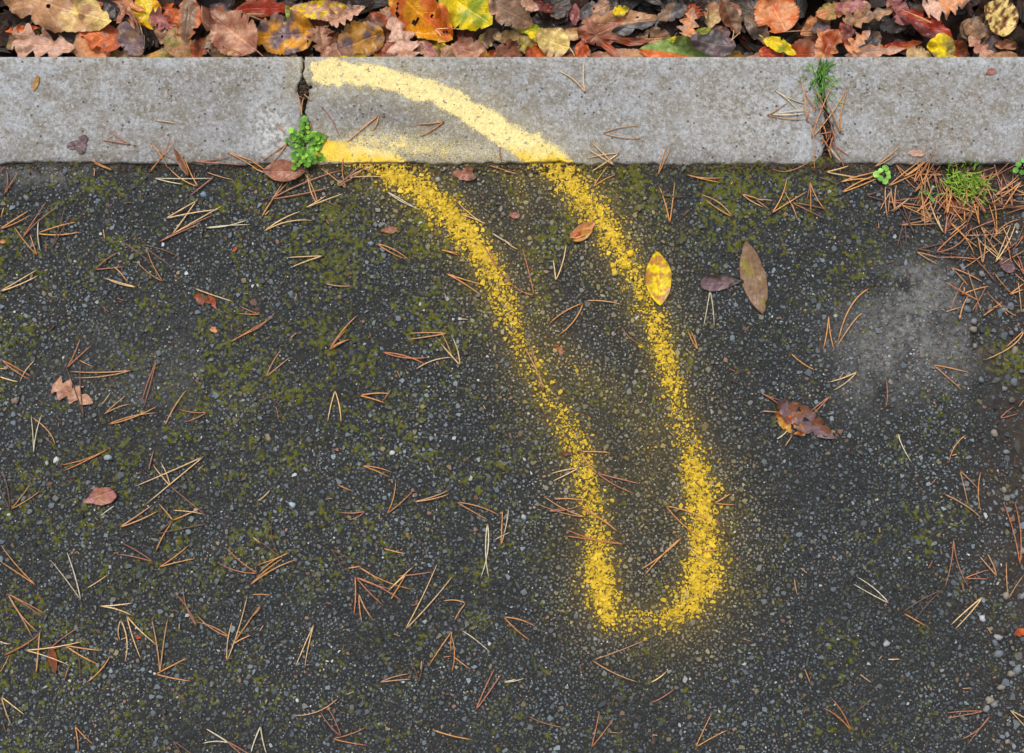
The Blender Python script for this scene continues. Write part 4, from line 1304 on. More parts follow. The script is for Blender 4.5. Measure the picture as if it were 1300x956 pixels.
# ------------------------------------------------------------------ pine needles, measured in the enlarged views: (x0, y0, scale): pairs (sheath end, tip, tip), singles (points)
S1, S2 = .25385, .26154
PAIRS = {
 (0, 200, S1): [((20, 185), (32, 62), (92, 72)), ((0, 358), (140, 268), (150, 288)), ((110, 405), (230, 222), (277, 254)), ((185, 380), (382, 322), (398, 372)), ((255, 455), (325, 245), (350, 280)),
   ((185, 488), (70, 345), (150, 385)), ((0, 670), (182, 563), (190, 590)), ((860, 385), (990, 203), (1105, 245)), ((830, 305), (1090, 260), (985, 215)), ((795, 422), (1070, 285), (1000, 330)),
   ((1028, 352), (1240, 310), (1250, 335)), ((620, 425), (755, 535), (775, 530)), ((705, 435), (915, 508), (880, 562)), ((815, 620), (735, 460), (685, 520)), ((475, 560), (590, 475), (625, 545)),
   ((680, 648), (518, 602), (545, 612)), ((1300, 785), (1198, 742), (1190, 780)), ((1152, 922), (1300, 832), (1305, 850))],
 (0, 60, S1): [((650, 488), (510, 465), (545, 418)), ((560, 615), (450, 562), (470, 578)), ((745, 628), (850, 448), (882, 465)), ((755, 482), (840, 608), (870, 560)), ((990, 697), (843, 600), (925, 560)),
   ((775, 655), (915, 685), (1065, 655)), ((965, 572), (1160, 545), (1210, 588)), ((1140, 528), (1300, 585), (1300, 620))],
 (320, 200, S1): [((45, 302), (160, 115), (185, 120)), ((95, 208), (385, 150), (450, 62)), ((330, 240), (260, 75), (278, 82)), ((270, 250), (370, 190), (455, 180)), ((470, 155), (345, 55), (455, 0)),
   ((480, 100), (665, 97), (610, 40)), ((435, 135), (600, 5), (560, 30)), ((60, 370), (240, 270), (300, 315)), ((675, 170), (840, 265), (815, 250)), ((1170, 335), (1028, 222), (1040, 285)),
   ((355, 492), (175, 500), (190, 552)), ((625, 430), (785, 512), (760, 505)), ((945, 462), (1040, 478), (1035, 490)), ((970, 580), (1165, 640), (1145, 690)), ((1230, 560), (1150, 430), (1190, 455)),
   ((0, 870), (115, 775), (95, 805)), ((390, 955), (525, 790), (490, 910)), ((975, 880), (785, 880), (780, 910)), ((85, 82), (0, 20), (0, 48))],
 (320, 60, S1): [((632, 342), (475, 475), (600, 420)), ((958, 372), (820, 385), (840, 447)), ((180, 478), (50, 568), (85, 598)), ((290, 370), (300, 480), (312, 520)), ((250, 345), (225, 225), (258, 250))],
 (640, 60, S1): [((405, 228), (268, 118), (398, 80)), ((497, 430), (675, 395), (685, 455)), ((575, 530), (415, 557), (440, 620)), ((550, 590), (440, 478), (420, 510)), ((445, 700), (515, 598), (555, 638)),
   ((770, 640), (812, 492), (835, 503)), ((915, 638), (1090, 652), (1085, 677)), ((828, 880), (775, 695), (852, 680)), ((780, 735), (905, 748), (825, 712)), ((1140, 848), (985, 738), (1010, 765)), ((1190, 735), (1300, 770), (1300, 800))],
 (640, 200, S1): [((150, 690), (92, 455), (0, 590)), ((258, 615), (310, 435), (245, 510)), ((395, 728), (225, 832), (272, 888)), ((1030, 665), (997, 848), (1050, 850)), ((968, 960), (920, 870), (935, 872))],
 (960, 60, S2): [((245, 350), (215, 150), (235, 230)), ((90, 210), (240, 275), (195, 300)), ((55, 330), (155, 265), (250, 350)), ((75, 328), (245, 305), (240, 320)), ((270, 440), (430, 220), (375, 180)), ((410, 415), (450, 195), (350, 270)),
   ((245, 355), (330, 375), (260, 300)), ((290, 300), (235, 210), (270, 310)), ((365, 465), (430, 600), (450, 530)), ((75, 805), (148, 640), (245, 700)), ((200, 835), (130, 690), (175, 760)), ((260, 650), (265, 800), (335, 790)),
   ((175, 755), (330, 830), (335, 785)), ((0, 740), (80, 745), (65, 790)), ((305, 635), (400, 670), (340, 640)), ((340, 605), (450, 575), (480, 630)), ((415, 705), (625, 610), (600, 630)), ((408, 655), (590, 605), (560, 640)),
   ((575, 580), (700, 480), (680, 520)), ((540, 720), (660, 675), (670, 752)), ((800, 620), (830, 470), (870, 480)), ((680, 570), (790, 650), (780, 690))],
 (960, 200, S2): [((740, 305), (900, 240), (790, 180)), ((910, 365), (840, 205), (880, 280)), ((915, 360), (1040, 320), (990, 290)), ((1200, 505), (1055, 365), (1100, 420)), ((1150, 390), (1280, 300), (1225, 330)),
   ((1160, 510), (1235, 330), (1260, 320)), ((1300, 570), (1255, 455), (1270, 500)), ((1300, 375), (1190, 470), (1240, 450)), ((945, 535), (1030, 625), (1100, 605)), ((1000, 665), (1130, 625), (1010, 628)),
   ((1230, 665), (1300, 610), (1300, 640)), ((1100, 770), (1195, 700), (1160, 720))],
 (0, 420, S1): [((335, 185), (400, 42), (455, 75)), ((660, 197), (350, 203), (370, 235)), ((420, 430), (335, 190), (402, 165)), ((8, 145), (150, 245), (155, 228)), ((782, 150), (710, 350), (720, 380)), ((520, 418), (628, 325), (655, 365)),
   ((540, 468), (785, 377), (788, 410)), ((1035, 408), (890, 390), (918, 458)), ((168, 612), (155, 422), (208, 420)), ((540, 592), (302, 672), (320, 700)), ((1020, 628), (675, 778), (730, 868)), ((850, 775), (768, 675), (802, 655)),
   ((50, 890), (5, 680), (0, 790)), ((55, 892), (150, 768), (200, 800))],
 (320, 420, S1): [((70, 230), (145, 95), (190, 132)), ((388, 95), (470, -5), (488, 40)), ((655, 108), (880, 133), (870, 170)), ((1040, 172), (1003, 35), (945, 65)), ((540, 325), (690, 315), (665, 362)), ((415, 300), (378, 455), (445, 460)),
   ((552, 675), (700, 708), (690, 733)), ((675, 915), (718, 755), (800, 805)), ((808, 855), (985, 797), (980, 818)), ((565, 903), (440, 908), (480, 945)), ((1025, 858), (1240, 925), (1180, 945))],
 (640, 420, S1): [((200, 295), (105, 90), (140, 75)), ((385, 605), (532, 610), (470, 715)), ((465, 712), (678, 765), (655, 815)), ((375, 685), (232, 715), (243, 752)), ((1055, 862), (1130, 815), (1155, 870))],
 (640, 630, S1): [((410, 105), (200, 0), (160, 35)), ((225, 75), (400, 38), (300, 62)), ((570, 180), (380, 55), (400, 70)), ((605, 240), (310, 165), (305, 198)), ((890, 205), (685, 365), (700, 400)), ((810, 50), (1030, 125), (990, 210)),
   ((1135, 222), (1020, 75), (1010, 170)), ((440, 820), (720, 712), (670, 930)), ((0, 605), (125, 718), (155, 650)), ((0, 930), (100, 910), (60, 915))],
 (960, 420, S2): [((352, -72), (325, 92), (378, 92)), ((490, 198), (355, 248), (375, 288)), ((858, 165), (1033, 203), (1000, 288)), ((1185, 425), (1250, 370), (1270, 402)), ((990, 680), (1030, 850), (1080, 770)),
   ((355, 320), (260, 395), (278, 402)), ((22, 300), (122, 338), (120, 362))],
 (960, 630, S2): [((1280, 335), (1200, 30), (1255, 30)), ((958, 205), (915, 445), (1030, 440)), ((1010, 398), (1125, 358), (1125, 402)), ((1168, 388), (1085, 292), (1122, 280)), ((645, 520), (470, 425), (492, 393)), ((902, 455), (710, 565), (755, 632)),
   ((1100, 488), (945, 625), (965, 645)), ((1225, 498), (1215, 320), (1300, 380))],
 (0, 630, S1): [((600, 155), (760, 45), (788, 75)), ((865, 120), (795, 38), (1000, 60)), ((785, 190), (1030, 140), (865, 125)), ((765, 328), (612, 235), (588, 290)), ((795, 355), (945, 243), (975, 312)), ((180, 445), (5, 245), (0, 325)),
   ((405, 522), (255, 322), (335, 280)), ((1290, 385), (1135, 260), (1085, 328)), ((35, 485), (230, 590), (220, 610)), ((40, 490), (160, 700), (190, 680)), ((500, 550), (665, 533), (660, 597)), ((605, 620), (625, 825), (600, 720)),
   ((635, 600), (705, 815), (780, 740)), ((800, 890), (760, 620), (838, 615)), ((985, 650), (870, 478), (915, 450)), ((1150, 705), (985, 595), (985, 630)), ((1135, 825), (1235, 505), (1160, 630)), ((1165, 740), (1300, 545), (1255, 695)),
   ((780, 890), (935, 810), (955, 925)), ((245, 765), (395, 655), (330, 740)), ((125, 770), (415, 725), (350, 848)), ((325, 745), (510, 772), (490, 840)), ((180, 885), (200, 675), (192, 700))],
 (320, 630, S1): [((140, 305), (95, 142), (5, 205)), ((190, 280), (20, 345), (35, 382)), ((-10, 445), (225, 315), (150, 312)), ((310, 640), (218, 850), (263, 860)), ((395, 265), (465, 388), (535, 340)), ((535, 355), (800, 465), (640, 430)),
   ((515, 400), (660, 550), (508, 600)), ((520, 405), (700, 465), (750, 525)), ((535, 490), (550, 630), (600, 612)), ((680, 475), (805, 352), (775, 390)), ((695, 515), (770, 390), (740, 450)), ((765, 668), (925, 340), (1000, 403)),
   ((1178, 135), (1142, 410), (1185, 412)), ((1245, 245), (1252, 75), (1282, 65)), ((1068, 535), (955, 525), (1012, 622)), ((1000, 675), (885, 845), (995, 780)), ((835, 930), (792, 815), (860, 810)), ((640, 930), (785, 888), (795, 915))],
 # needles lying on the heap of leaves
 (0, 0, .16923): [((1080, 290), (960, 10), (1000, 80)), ((1075, 370), (1045, 180), (1080, 260))],
 (210, 0, .16923): [((600, 105), (745, 105), (740, 160)), ((430, 350), (650, 425), (600, 420))],
 (420, 0, .16923): [((780, 220), (1000, 225), (830, 272)), ((640, 375), (730, 445), (600, 435))],
 (840, 0, .16923): [((520, 310), (540, 225), (595, 240))],
 (1050, 0, .1923): [((700, 158), (470, 55), (500, 75))],
}
SINGLES = {
 (0, 200, S1): [((192, 320), (203, 470)), ((230, 415), (233, 475)), ((568, 545), (640, 630)), ((975, 655), (1165, 720)), ((5, 300), (20, 250))],
 (0, 60, S1): [((778, 368), (830, 372), (880, 382)), ((1070, 648), (945, 745)), ((1035, 625), (1165, 662)), ((0, 625), (25, 595))],
 (320, 200, S1): [((350, 205), (452, 250)), ((368, 630), (430, 642), (500, 642)), ((1200, 378), (1300, 435)), ((1245, 575), (1300, 625)), ((1185, 40), (1300, 75))],
 (320, 60, S1): [((350, 300), (400, 365), (435, 445)), ((260, 235), (292, 265)), ((340, 420), (382, 447)), ((1240, 500), (1250, 580)), ((130, 395), (165, 430)), ((225, 240), (262, 262))],
 (640, 60, S1): [((0, 620), (65, 635))],
 (640, 200, S1): [((0, 410), (70, 460)), ((410, 716), (500, 718), (590, 735)), ((590, 850), (690, 940))],
 (960, 60, S2): [((275, 380), (279, 490), (283, 600)), ((355, 480), (420, 560)), ((318, 470), (330, 450)), ((80, 590), (160, 600), (270, 550)), ((245, 745), (260, 650)), ((628, 670), (638, 830)), ((345, 490), (365, 540))],
 (960, 200, S2): [((1035, 340), (1045, 400), (968, 528)), ((920, 750), (1000, 725)), ((550, 635), (455, 730), (395, 905)), ((515, 758), (470, 800), (390, 920)), ((1300, 840), (1215, 918))],
 (0, 420, S1): [((398, 147), (470, 182)), ((172, 150), (100, 255)), ((0, 230), (90, 255)), ((0, 190), (35, 188)), ((508, 368), (550, 310)), ((825, 475), (930, 298)), ((160, 432), (240, 500), (275, 570)), ((745, 695), (768, 600)),
   ((850, 775), (940, 850), (1025, 918)), ((505, 925), (572, 875))],
 (320, 420, S1): [((820, 193), (900, 150), (1000, 132)), ((940, 0), (1000, 130)), ((725, 200), (742, 238)), ((650, 352), (695, 292)), ((118, 378), (132, 445)), ((430, 770), (500, 800)), ((30, 850), (90, 797))],
 (640, 630, S1): [((250, 15), (330, 12), (420, 25)), ((930, 262), (1020, 335)), ((990, 268), (1065, 272)), ((1035, 500), (1050, 440)), ((735, 930), (812, 875)), ((0, 190), (22, 65))],
 (960, 420, S2): [((170, 110), (285, 190)), ((632, 245), (637, 310), (630, 370)), ((1300, 0), (1240, 75), (1112, 140)), ((1275, 370), (1300, 335)), ((690, 500), (710, 560), (755, 640)), ((1020, 505), (965, 560), (935, 640)), ((1090, 685), (1078, 780), (1090, 880)),
   ((912, 792), (1020, 850), (1095, 912)), ((28, 392), (120, 400)), ((100, 525), (150, 485)), ((140, 560), (175, 508))],
 (960, 630, S2): [((718, 570), (820, 628)), ((1000, 420), (1005, 465)), ((185, 400), (200, 480)), ((640, 792), (697, 790)), ((235, 838), (262, 905)), ((505, 865), (560, 905))],
 (0, 630, S1): [((865, 72), (940, 76), (1025, 92)), ((780, 275), (820, 190), (865, 125)), ((435, 460), (535, 395)), ((0, 880), (45, 795)), ((20, 795), (120, 745), (195, 690)), ((385, 750), (400, 930)), ((435, 930), (550, 800)), ((0, 725), (50, 738)),
   ((345, 850), (320, 925)), ((1265, 490), (1300, 500)), ((1265, 205), (1300, 235))],
 (320, 630, S1): [((0, 492), (90, 495)), ((0, 600), (42, 548)), ((730, 400), (810, 392), (905, 378)), ((480, 360), (545, 350)), ((660, 262), (765, 288)), ((1215, 218), (1290, 180)), ((998, 700), (998, 880)), ((1005, 800), (1090, 865)), ((1050, 672), (1190, 780))],
}
NC = {"straw-coloured": (228, 190, 138), "orange-tan": (210, 148, 88), "tan": (200, 150, 106), "reddish-brown": (172, 114, 88), "dark brown": (112, 84, 70), "pale grey-straw": (212, 200, 170), "rust-coloured": (196, 126, 82)}
NCW = [("straw-coloured", .17), ("orange-tan", .28), ("tan", .19), ("reddish-brown", .16), ("dark brown", .07), ("pale grey-straw", .06), ("rust-coloured", .07)]
nr_ = np.random.default_rng(77)
LM = [((388, 183), 62, "beside the round green weed"), ((1042, 135), 75, "at the kerb joint with grass"), ((1226, 262), 105, "in the needle heap by the grassy cushion"), ((840, 353), 45, "beside the yellow spotted leaf"),
      ((915, 385), 50, "below the purple tongue-shaped leaf"), ((1022, 535), 52, "touching the torn purplish leaf"), ((90, 490), 75, "around the small pinkish oak leaf"), ((125, 630), 70, "near the reddish-brown ragged scrap"),
      ((68, 836), 80, "around the glossy rust bud scale"), ((263, 381), 50, "near the brick-red scrap"), ((230, 210), 60, "around the papery bud scale by the kerb"), ((1165, 420), 75, "on the pale dusty patch"), ((740, 292), 40, "near the curled tan-orange scrap"),
      ((480, 740), 85, "in the loose needle tangle on open asphalt"), ((835, 790), 70, "by the closed end of the painted loop"), ((1300, 620), 90, "on the loose broken asphalt edge"), ((205, 275), 70, "near the blue-grey pebble below the kerb"),
      ((372, 641), 60, "near the pale blue angular pebble"), ((665, 656), 50, "near the pale blue pebble"), ((138, 581), 50, "near the pale blue-grey pebble"), ((471, 309), 50, "near the blue-grey mossy pebble"), ((498, 575), 60, "near the small white pebble"), ((72, 584), 40, "near the white pebble"), ((1125, 817), 60, "near the light grey pebble")]


def where(x, y):
    if y < 72: return "on the fallen leaves behind the kerb"
    best = None
    for (lx, ly), rr, s in LM:
        d = math.hypot(x - lx, y - ly) / rr
        if d < 1 and (best is None or d < best[0]): best = (d, s)
    if best: return best[1]
    if y < 206: return "on the bare concrete kerb"
    s, _ = paint_density(np.array([x]), np.array([y]))
    if s[0] > .3: return "across the yellow painted line"
    if y < 285: return "on mossy asphalt along the kerb"
    xl = np.interp(y, [p[1] for p in LEFT], [p[0] for p in LEFT])
    xr = np.interp(y, [p[1] for p in RIGHT[:-3]], [p[0] for p in RIGHT[:-3]])
    if y < 780 and xl < x < xr: return "inside the painted loop"
    if y < 800 and 0 < xl - x < 110: return "just outside the painted loop's longer left-hand arm".replace(" left-hand", "")
    return "on open dark asphalt"


def heading(a, b):
    d = math.degrees(math.atan2(b[1] - a[1], b[0] - a[0]))
    if abs(d) < 25 or abs(d) > 155: return "lying along the kerb line "
    if -120 < d < -60: return "tips towards kerb "
    if 60 < d < 120: return "tips away from kerb "
    return "lying aslant "


_cross = {}


def needle_mesh(p0, p1, mid, colname, rad, org, lift, pile):
    """one needle from its sheath p0 to its tip p1 (photo px), bowed by mid"""
    n = 11
    t = np.linspace(0, 1, n)
    p0, p1 = np.array(p0, float), np.array(p1, float)
    if mid is None:
        d = p1 - p0
        nrm = np.array([-d[1], d[0]])
        mid = (p0 + p1) / 2 + nrm * nr_.normal(0, .075)
    else:
        mid = 2 * np.array(mid, float) - (p0 + p1) / 2
    q = ((1 - t) ** 2)[:, None] * p0 + (2 * t * (1 - t))[:, None] * mid + (t ** 2)[:, None] * p1
    px, py = q[:, 0], q[:, 1]
    if pile:
        z0 = HM[hm_idx(px, py)]
        zl = np.linspace(z0[0], z0[-1], n)
        z = np.full(n, np.max(z0 - zl)) + zl + .0015
        z = np.minimum(z, .004 + .01 * (py < 55))
    else:
        g = ground_z(px, py)
        # lies on the high spots and bridges the hollows
        A = np.polyfit(t, g, 2)
        fit = np.polyval(A, t)
        z = fit + np.quantile(g - fit, .8) + rad * .9 + lift + .0012 * np.sin(t * math.pi)
        edge = (py > 202) & (py < 214)
        z = np.where(edge, np.maximum(z, KERB_TOP + rad), z)
    xy = np.stack(P(px, py, z), -1)
    pth = np.concatenate([xy, z[:, None]], 1)
    r_ = rad * np.interp(t, [0, .08, .5, .9, 1], [1.15, 1.0, 1.0, .75, .25])
    v, f, caps = tube(pth, r_, 6)
    c = lin(NC[colname])
    tt = np.repeat(t, 6)
    cc = c[None] * (.9 + nr_.normal(0, .09))
    dk = smooth(.10, .0, tt)[:, None]
    cc = cc * (1 - dk) + lin((84, 58, 46))[None] * dk
    tipm = smooth(.82, 1, tt)[:, None] * nr_.random()
    cc = cc * (1 - tipm * .5) + lin((150, 96, 70))[None] * tipm * .5
    me = make_mesh("needle", v - org, [f, caps], {"col": cc})
    return me


def pick():
    u_ = nr_.random()
    for k, w in NCW:
        u_ -= w
        if u_ < 0: return k
    return "tan"


def lift_at(x, y):
    k = (int(x // 26), int(y // 26))
    n = _cross.get(k, 0)
    _cross[k] = n + 1
    return min(n, 7) * .0011


G_N = "pine needles scattered over the path, kerb and leaves"


def add_pair(a, b, c, colname=None):
    colname = colname or pick()
    cx_, cy_ = (a[0] * 2 + b[0] + c[0]) / 4, (a[1] * 2 + b[1] + c[1]) / 4
    pile = cy_ < 72
    z = -.004 if pile else (.007 if cy_ < 208 else .003)
    X, Y = P(a[0], a[1], z)
    o = link("pine_needle_pair", None, None, None, (X, Y, z))
    o.empty_display_size = .01
    org = np.array(o.location)
    lf = lift_at(cx_, cy_)
    rad = .00078 * nr_.uniform(.78, 1.15)
    for tip in (b, c):
        link("needle", needle_mesh(a, tip, None, colname, rad, org, lf, pile), M_NEEDLE, o)
    va, vb = np.array(b, float) - a, np.array(c, float) - a
    op = math.degrees(math.acos(np.clip(np.dot(va, vb) / (np.linalg.norm(va) * np.linalg.norm(vb) + 1e-9), -1, 1)))
    ln = max(np.linalg.norm(va), np.linalg.norm(vb))
    shape = "closed" if op < 8 else "narrow" if op < 20 else "open" if op < 45 else "wide-splayed"
    size = "short " if ln < 34 else "long " if ln > 58 else ""
    wh = where(cx_, cy_)
    hd = heading(a, ((b[0] + c[0]) / 2, (b[1] + c[1]) / 2)) if len(wh.split()) < 6 or "heap" in wh else ""
    if len(f"{size}{shape} pair of {colname} pine needles {hd}{wh}".split()) > 16: hd = ""
    tag(o, f"{size}{shape} pair of {colname} pine needles {hd}{wh}", "pine needles", G_N)


def add_single(pts, colname=None):
    colname = colname or pick()
    cx_, cy_ = np.mean([p[0] for p in pts]), np.mean([p[1] for p in pts])
    pile = cy_ < 72
    z = -.004 if pile else (.007 if cy_ < 208 else .003)
    X, Y = P(pts[0][0], pts[0][1], z)
    org = np.array([X, Y, z])
    me = needle_mesh(pts[0], pts[-1], pts[1] if len(pts) == 3 else None, colname, .00076 * nr_.uniform(.7, 1.15), org, lift_at(cx_, cy_), pile)
    me.name = "pine_needle"
    o = link("pine_needle", me, M_NEEDLE, None, org)
    ln = math.hypot(pts[0][0] - pts[-1][0], pts[0][1] - pts[-1][1])
    size = "short " if ln < 24 else "long " if ln > 48 else ""
    bent = "bent " if len(pts) == 3 else ""
    wh = where(cx_, cy_)
    hd = heading(pts[0], pts[-1]).replace("tips", "tip") if len(wh.split()) < 6 or "heap" in wh else ""
    if len(f"single {size}{bent}{colname} pine needle {hd}{wh}".split()) > 16: hd = ""
    tag(o, f"single {size}{bent}{colname} pine needle {hd}{wh}", "pine needle", G_N)


for (x0, y0, s), lst in PAIRS.items():
    for a, b, c in lst:
        add_pair(*[(x0 + p[0] * s, y0 + p[1] * s) for p in (a, b, c)])
for (x0, y0, s), lst in SINGLES.items():
    for pts in lst:
        add_single([(x0 + p[0] * s, y0 + p[1] * s) for p in pts])
# the heap drifted against the kerb by the grassy cushion, and the strip of path the caption hides
hr = np.random.default_rng(31)
for k in range(96):
    x, y = hr.normal(1214, 50), 210 + abs(hr.normal(0, 40)) + (2 if k % 2 else 22)
    if k % 3 == 0: x, y = hr.uniform(1215, 1308), hr.uniform(215, 395)
    if not (1118 < x < 1312 and 210 < y < 400): continue
    an, ln = hr.uniform(0, 6.28), hr.uniform(28, 58)
    d1, d2 = an + hr.uniform(.02, .22), an - hr.uniform(.02, .22)
    a = (x - math.cos(an) * ln / 2, max(y - math.sin(an) * ln / 2, 206))
    b = (a[0] + math.cos(d1) * ln, max(a[1] + math.sin(d1) * ln, 205))
    c = (a[0] + math.cos(d2) * ln * .95, max(a[1] + math.sin(d2) * ln * .95, 205))
    cn = ["reddish-brown", "rust-coloured", "orange-tan", "dark brown", "tan"][int(hr.integers(0, 5))]
    if k % 3: add_pair(a, b, c, cn)
    else: add_single([a, b], cn)
for k in range(14):                      # needles and scraps caught in the open joint
    y = hr.uniform(125, 205)
    x = float(f2l(y) + f2r(y)) / 2 + hr.normal(0, 5)
    an, ln = hr.normal(1.4, .6), hr.uniform(14, 30)
    add_single([(x - math.cos(an) * ln / 2, y - math.sin(an) * ln / 2), (x + math.cos(an) * ln / 2, y + math.sin(an) * ln / 2)], ["reddish-brown", "dark brown", "rust-coloured"][k % 3])
for k in range(20):
    x, y = hr.uniform(0, 1300), hr.uniform(878, 950)
    if 980 < x < 1200 and k % 2: continue
    an, ln = hr.uniform(0, 6.28), hr.uniform(30, 62)
    op = hr.uniform(.05, .35)
    a = (x, y)
    b = (x + math.cos(an + op) * ln, y + math.sin(an + op) * ln)
    c = (x + math.cos(an - op) * ln, y + math.sin(an - op) * ln)
    if k % 4: add_pair(a, b, c)
    else: add_single([a, b])

# ------------------------------------------------------------------ green things
pr = np.random.default_rng(12)


def leaflet(r, col, cup=.25):
    n = 12
    th = np.arange(n) * 2 * math.pi / n
    R = r * (1 + .08 * np.sin(th * 5 + pr.random() * 6)) * np.where(np.abs(th - math.pi) < .5, .82, 1)
    v = [[0, 0, 0]] + [[R[i] * .55 * math.cos(th[i]), R[i] * .55 * math.sin(th[i]), cup * r * .1 * math.cos(2 * th[i])] for i in range(n)] + [[R[i] * math.cos(th[i]), R[i] * math.sin(th[i]), cup * r * (.1 + .45 * math.sin(th[i]) ** 2 + .15 * math.sin(3 * th[i]))] for i in range(n)]
    i1 = 1 + np.arange(n)
    i2 = 1 + (np.arange(n) + 1) % n
    q = np.stack([i1, i1 + n, i2 + n, i2], -1)
    t = np.stack([np.zeros(n, int), i1, i2], -1)
    v = np.array(v)
    c = np.tile(lin(col)[None], (len(v), 1))
    c *= (1 + .18 * v[:, :1] / r)
    return v, [q, t], c


def put_leaflets(root, spots, group_col, rr, name="leaflet", cup=.3, tiltmax=.7):
    base = np.array(root.location)
    for (dx, dy, dz, tilt_dir, tilt) in spots:
        r = pr.uniform(*rr)
        v, f, c = leaflet(r, tuple(np.clip(np.array(group_col[int(pr.integers(0, len(group_col)))]) * pr.uniform(.85, 1.15), 0, 255)), cup)
        o = link(name, make_mesh(name, v, f, {"col": c}), M_GREEN, root, (dx, dy, dz))
        o.rotation_euler = (-tilt * math.sin(tilt_dir) * -1 if False else 0, tilt, tilt_dir)


# round green weed growing from the kerb joint
wx, wy = P(388, 184, .012)
weed = link("weed_plant", None, None, None, (wx, wy, .0))
tag(weed, "round green weed with small rounded leaflets growing from the kerb joint", "weed")
WG = [(116, 164, 50), (92, 140, 44), (132, 180, 62), (104, 156, 66), (78, 122, 40)]
for k in range(17):
    a = k * 6.283 / 17 + pr.normal(0, .16)
    R = .0275 * pr.uniform(.72, 1.1) * (1 if k % 3 else .6)
    hgt_ = pr.uniform(.004, .014)
    ts = np.linspace(0, 1, 6)
    ex = np.stack([R * ts * math.cos(a) * .95, R * ts * math.sin(a) * 1.18, -.003 + hgt_ * np.sin(ts * 2.2) + .004 * ts], -1)
    v, f, caps = tube(ex, np.linspace(.0008, .0004, 6), 5)
    link("stem", make_mesh("stem", v, [f, caps], {"col": np.tile(lin((104, 128, 56))[None], (len(v), 1))}), M_GREEN, weed)
    sp = []
    for tq in (.34, .5, .66, .82):
        pt = np.array([np.interp(tq, ts, ex[:, j]) for j in range(3)])
        for sd_ in (-1, 1):
            off = (.0026 + .0014 * pr.random()) * sd_
            sp.append((pt[0] - math.sin(a) * off, pt[1] + math.cos(a) * off, pt[2] + pr.uniform(0, .002), a + sd_ * 1.2, pr.normal(.1, .22)))
    put_leaflets(weed, sp, WG, (.0021, .0034), cup=.12)
    put_leaflets(weed, [(ex[-1][0], ex[-1][1], ex[-1][2] + .001, a, .3 + pr.normal(0, .2))], WG, (.0032, .0048), cup=.12)

# grass blades


def blade(L, a, lean, w, col, bow):
    t = np.linspace(0, 1, 7)
    out = L * (np.sin(t * lean) / max(math.sin(lean), .3)) * math.sin(lean)
    up = L * t * math.cos(lean) * (1 - .35 * t * bow)
    wd = w * np.interp(t, [0, .5, 1], [.8, 1, .06])
    sx_, sy_ = -math.sin(a), math.cos(a)
    cxs, cys = out * math.cos(a), out * math.sin(a)
    v = np.concatenate([np.stack([cxs + sx_ * wd, cys + sy_ * wd, up + wd * .35], -1), np.stack([cxs, cys, up], -1), np.stack([cxs - sx_ * wd, cys - sy_ * wd, up + wd * .35], -1)])
    i = np.arange(6)
    q = np.concatenate([np.stack([i, i + 1, i + 8, i + 7], -1), np.stack([i + 7, i + 8, i + 15, i + 14], -1)])
    c = np.tile(lin(col)[None], (len(v), 1)) * np.tile(np.interp(t, [0, .4, 1], [.75, 1, 1.1]), 3)[:, None]
    return v, [q], c


def tuft(name, px, py, z, label, n, L, lean, cols, spread, w):
    X, Y = P(px, py, z)
    root = link(name, None, None, None, (X, Y, z))
    tag(root, label, "grass")
    for k in range(n):
        a = pr.uniform(0, 6.28)
        v, f, c = blade(pr.uniform(*L), a, pr.uniform(*lean), w * pr.uniform(.7, 1.2), cols[int(pr.integers(0, len(cols)))], pr.random())
        link("blade", make_mesh("blade", v, f, {"col": c}), M_GREEN, root, (pr.normal(0, spread[0]), pr.normal(0, spread[1]), 0))
    return root


GC = [(96, 148, 58), (112, 162, 64), (80, 128, 50), (130, 168, 88)]
tuft("grass_tuft", 1041, 104, -.002, "dark green grass tuft sprouting from the kerb joint", 140, (.016, .034), (.25, 1.3), GC, (.005, .010), .0010)
gt = tuft("grassy_cushion", 1225, 233, .0, "light green grassy moss cushion in the needle heap at kerb edge", 290, (.007, .018), (.1, 1.2), [(124, 162, 48), (140, 174, 58), (104, 144, 44), (154, 180, 80)], (.0125, .010), .0007)
tuft("grass_tuft", 1180, 246, .0, "sparse dark grass sprig among needles beside the grassy cushion", 14, (.008, .018), (.6, 1.3), GC, (.006, .003), .0007)
for (px, py, lab, k) in ((1121, 222, "tiny seedling with rounded light green leaves at the kerb edge", 7), (1297, 213, "small light green seedling at the kerb edge on the broken asphalt", 6)):
    X, Y = P(px, py, .004)
    o = link("seedling", None, None, None, (X, Y, .001))
    tag(o, lab, "seedling")
    sp = [(.0062 * math.cos(j * 6.283 / k + .4) * (1 + .5 * (j % 2)), .0062 * math.sin(j * 6.283 / k + .4) * (1 + .4 * (j % 2)), .004 + .0006 * j, j * 6.283 / k + .4, .25) for j in range(k)]
    put_leaflets(o, sp, [(116, 168, 74), (104, 156, 70), (132, 178, 84)], (.003, .0046), cup=.1)
    v, f, caps = tube(np.array([(0, 0, -.003), (0, 0, .002), (.001, 0, .004)]), .0006, 5)
    link("stem", make_mesh("stem", v, [f, caps], {"col": np.tile(lin((110, 140, 70))[None], (len(v), 1))}), M_GREEN, o)

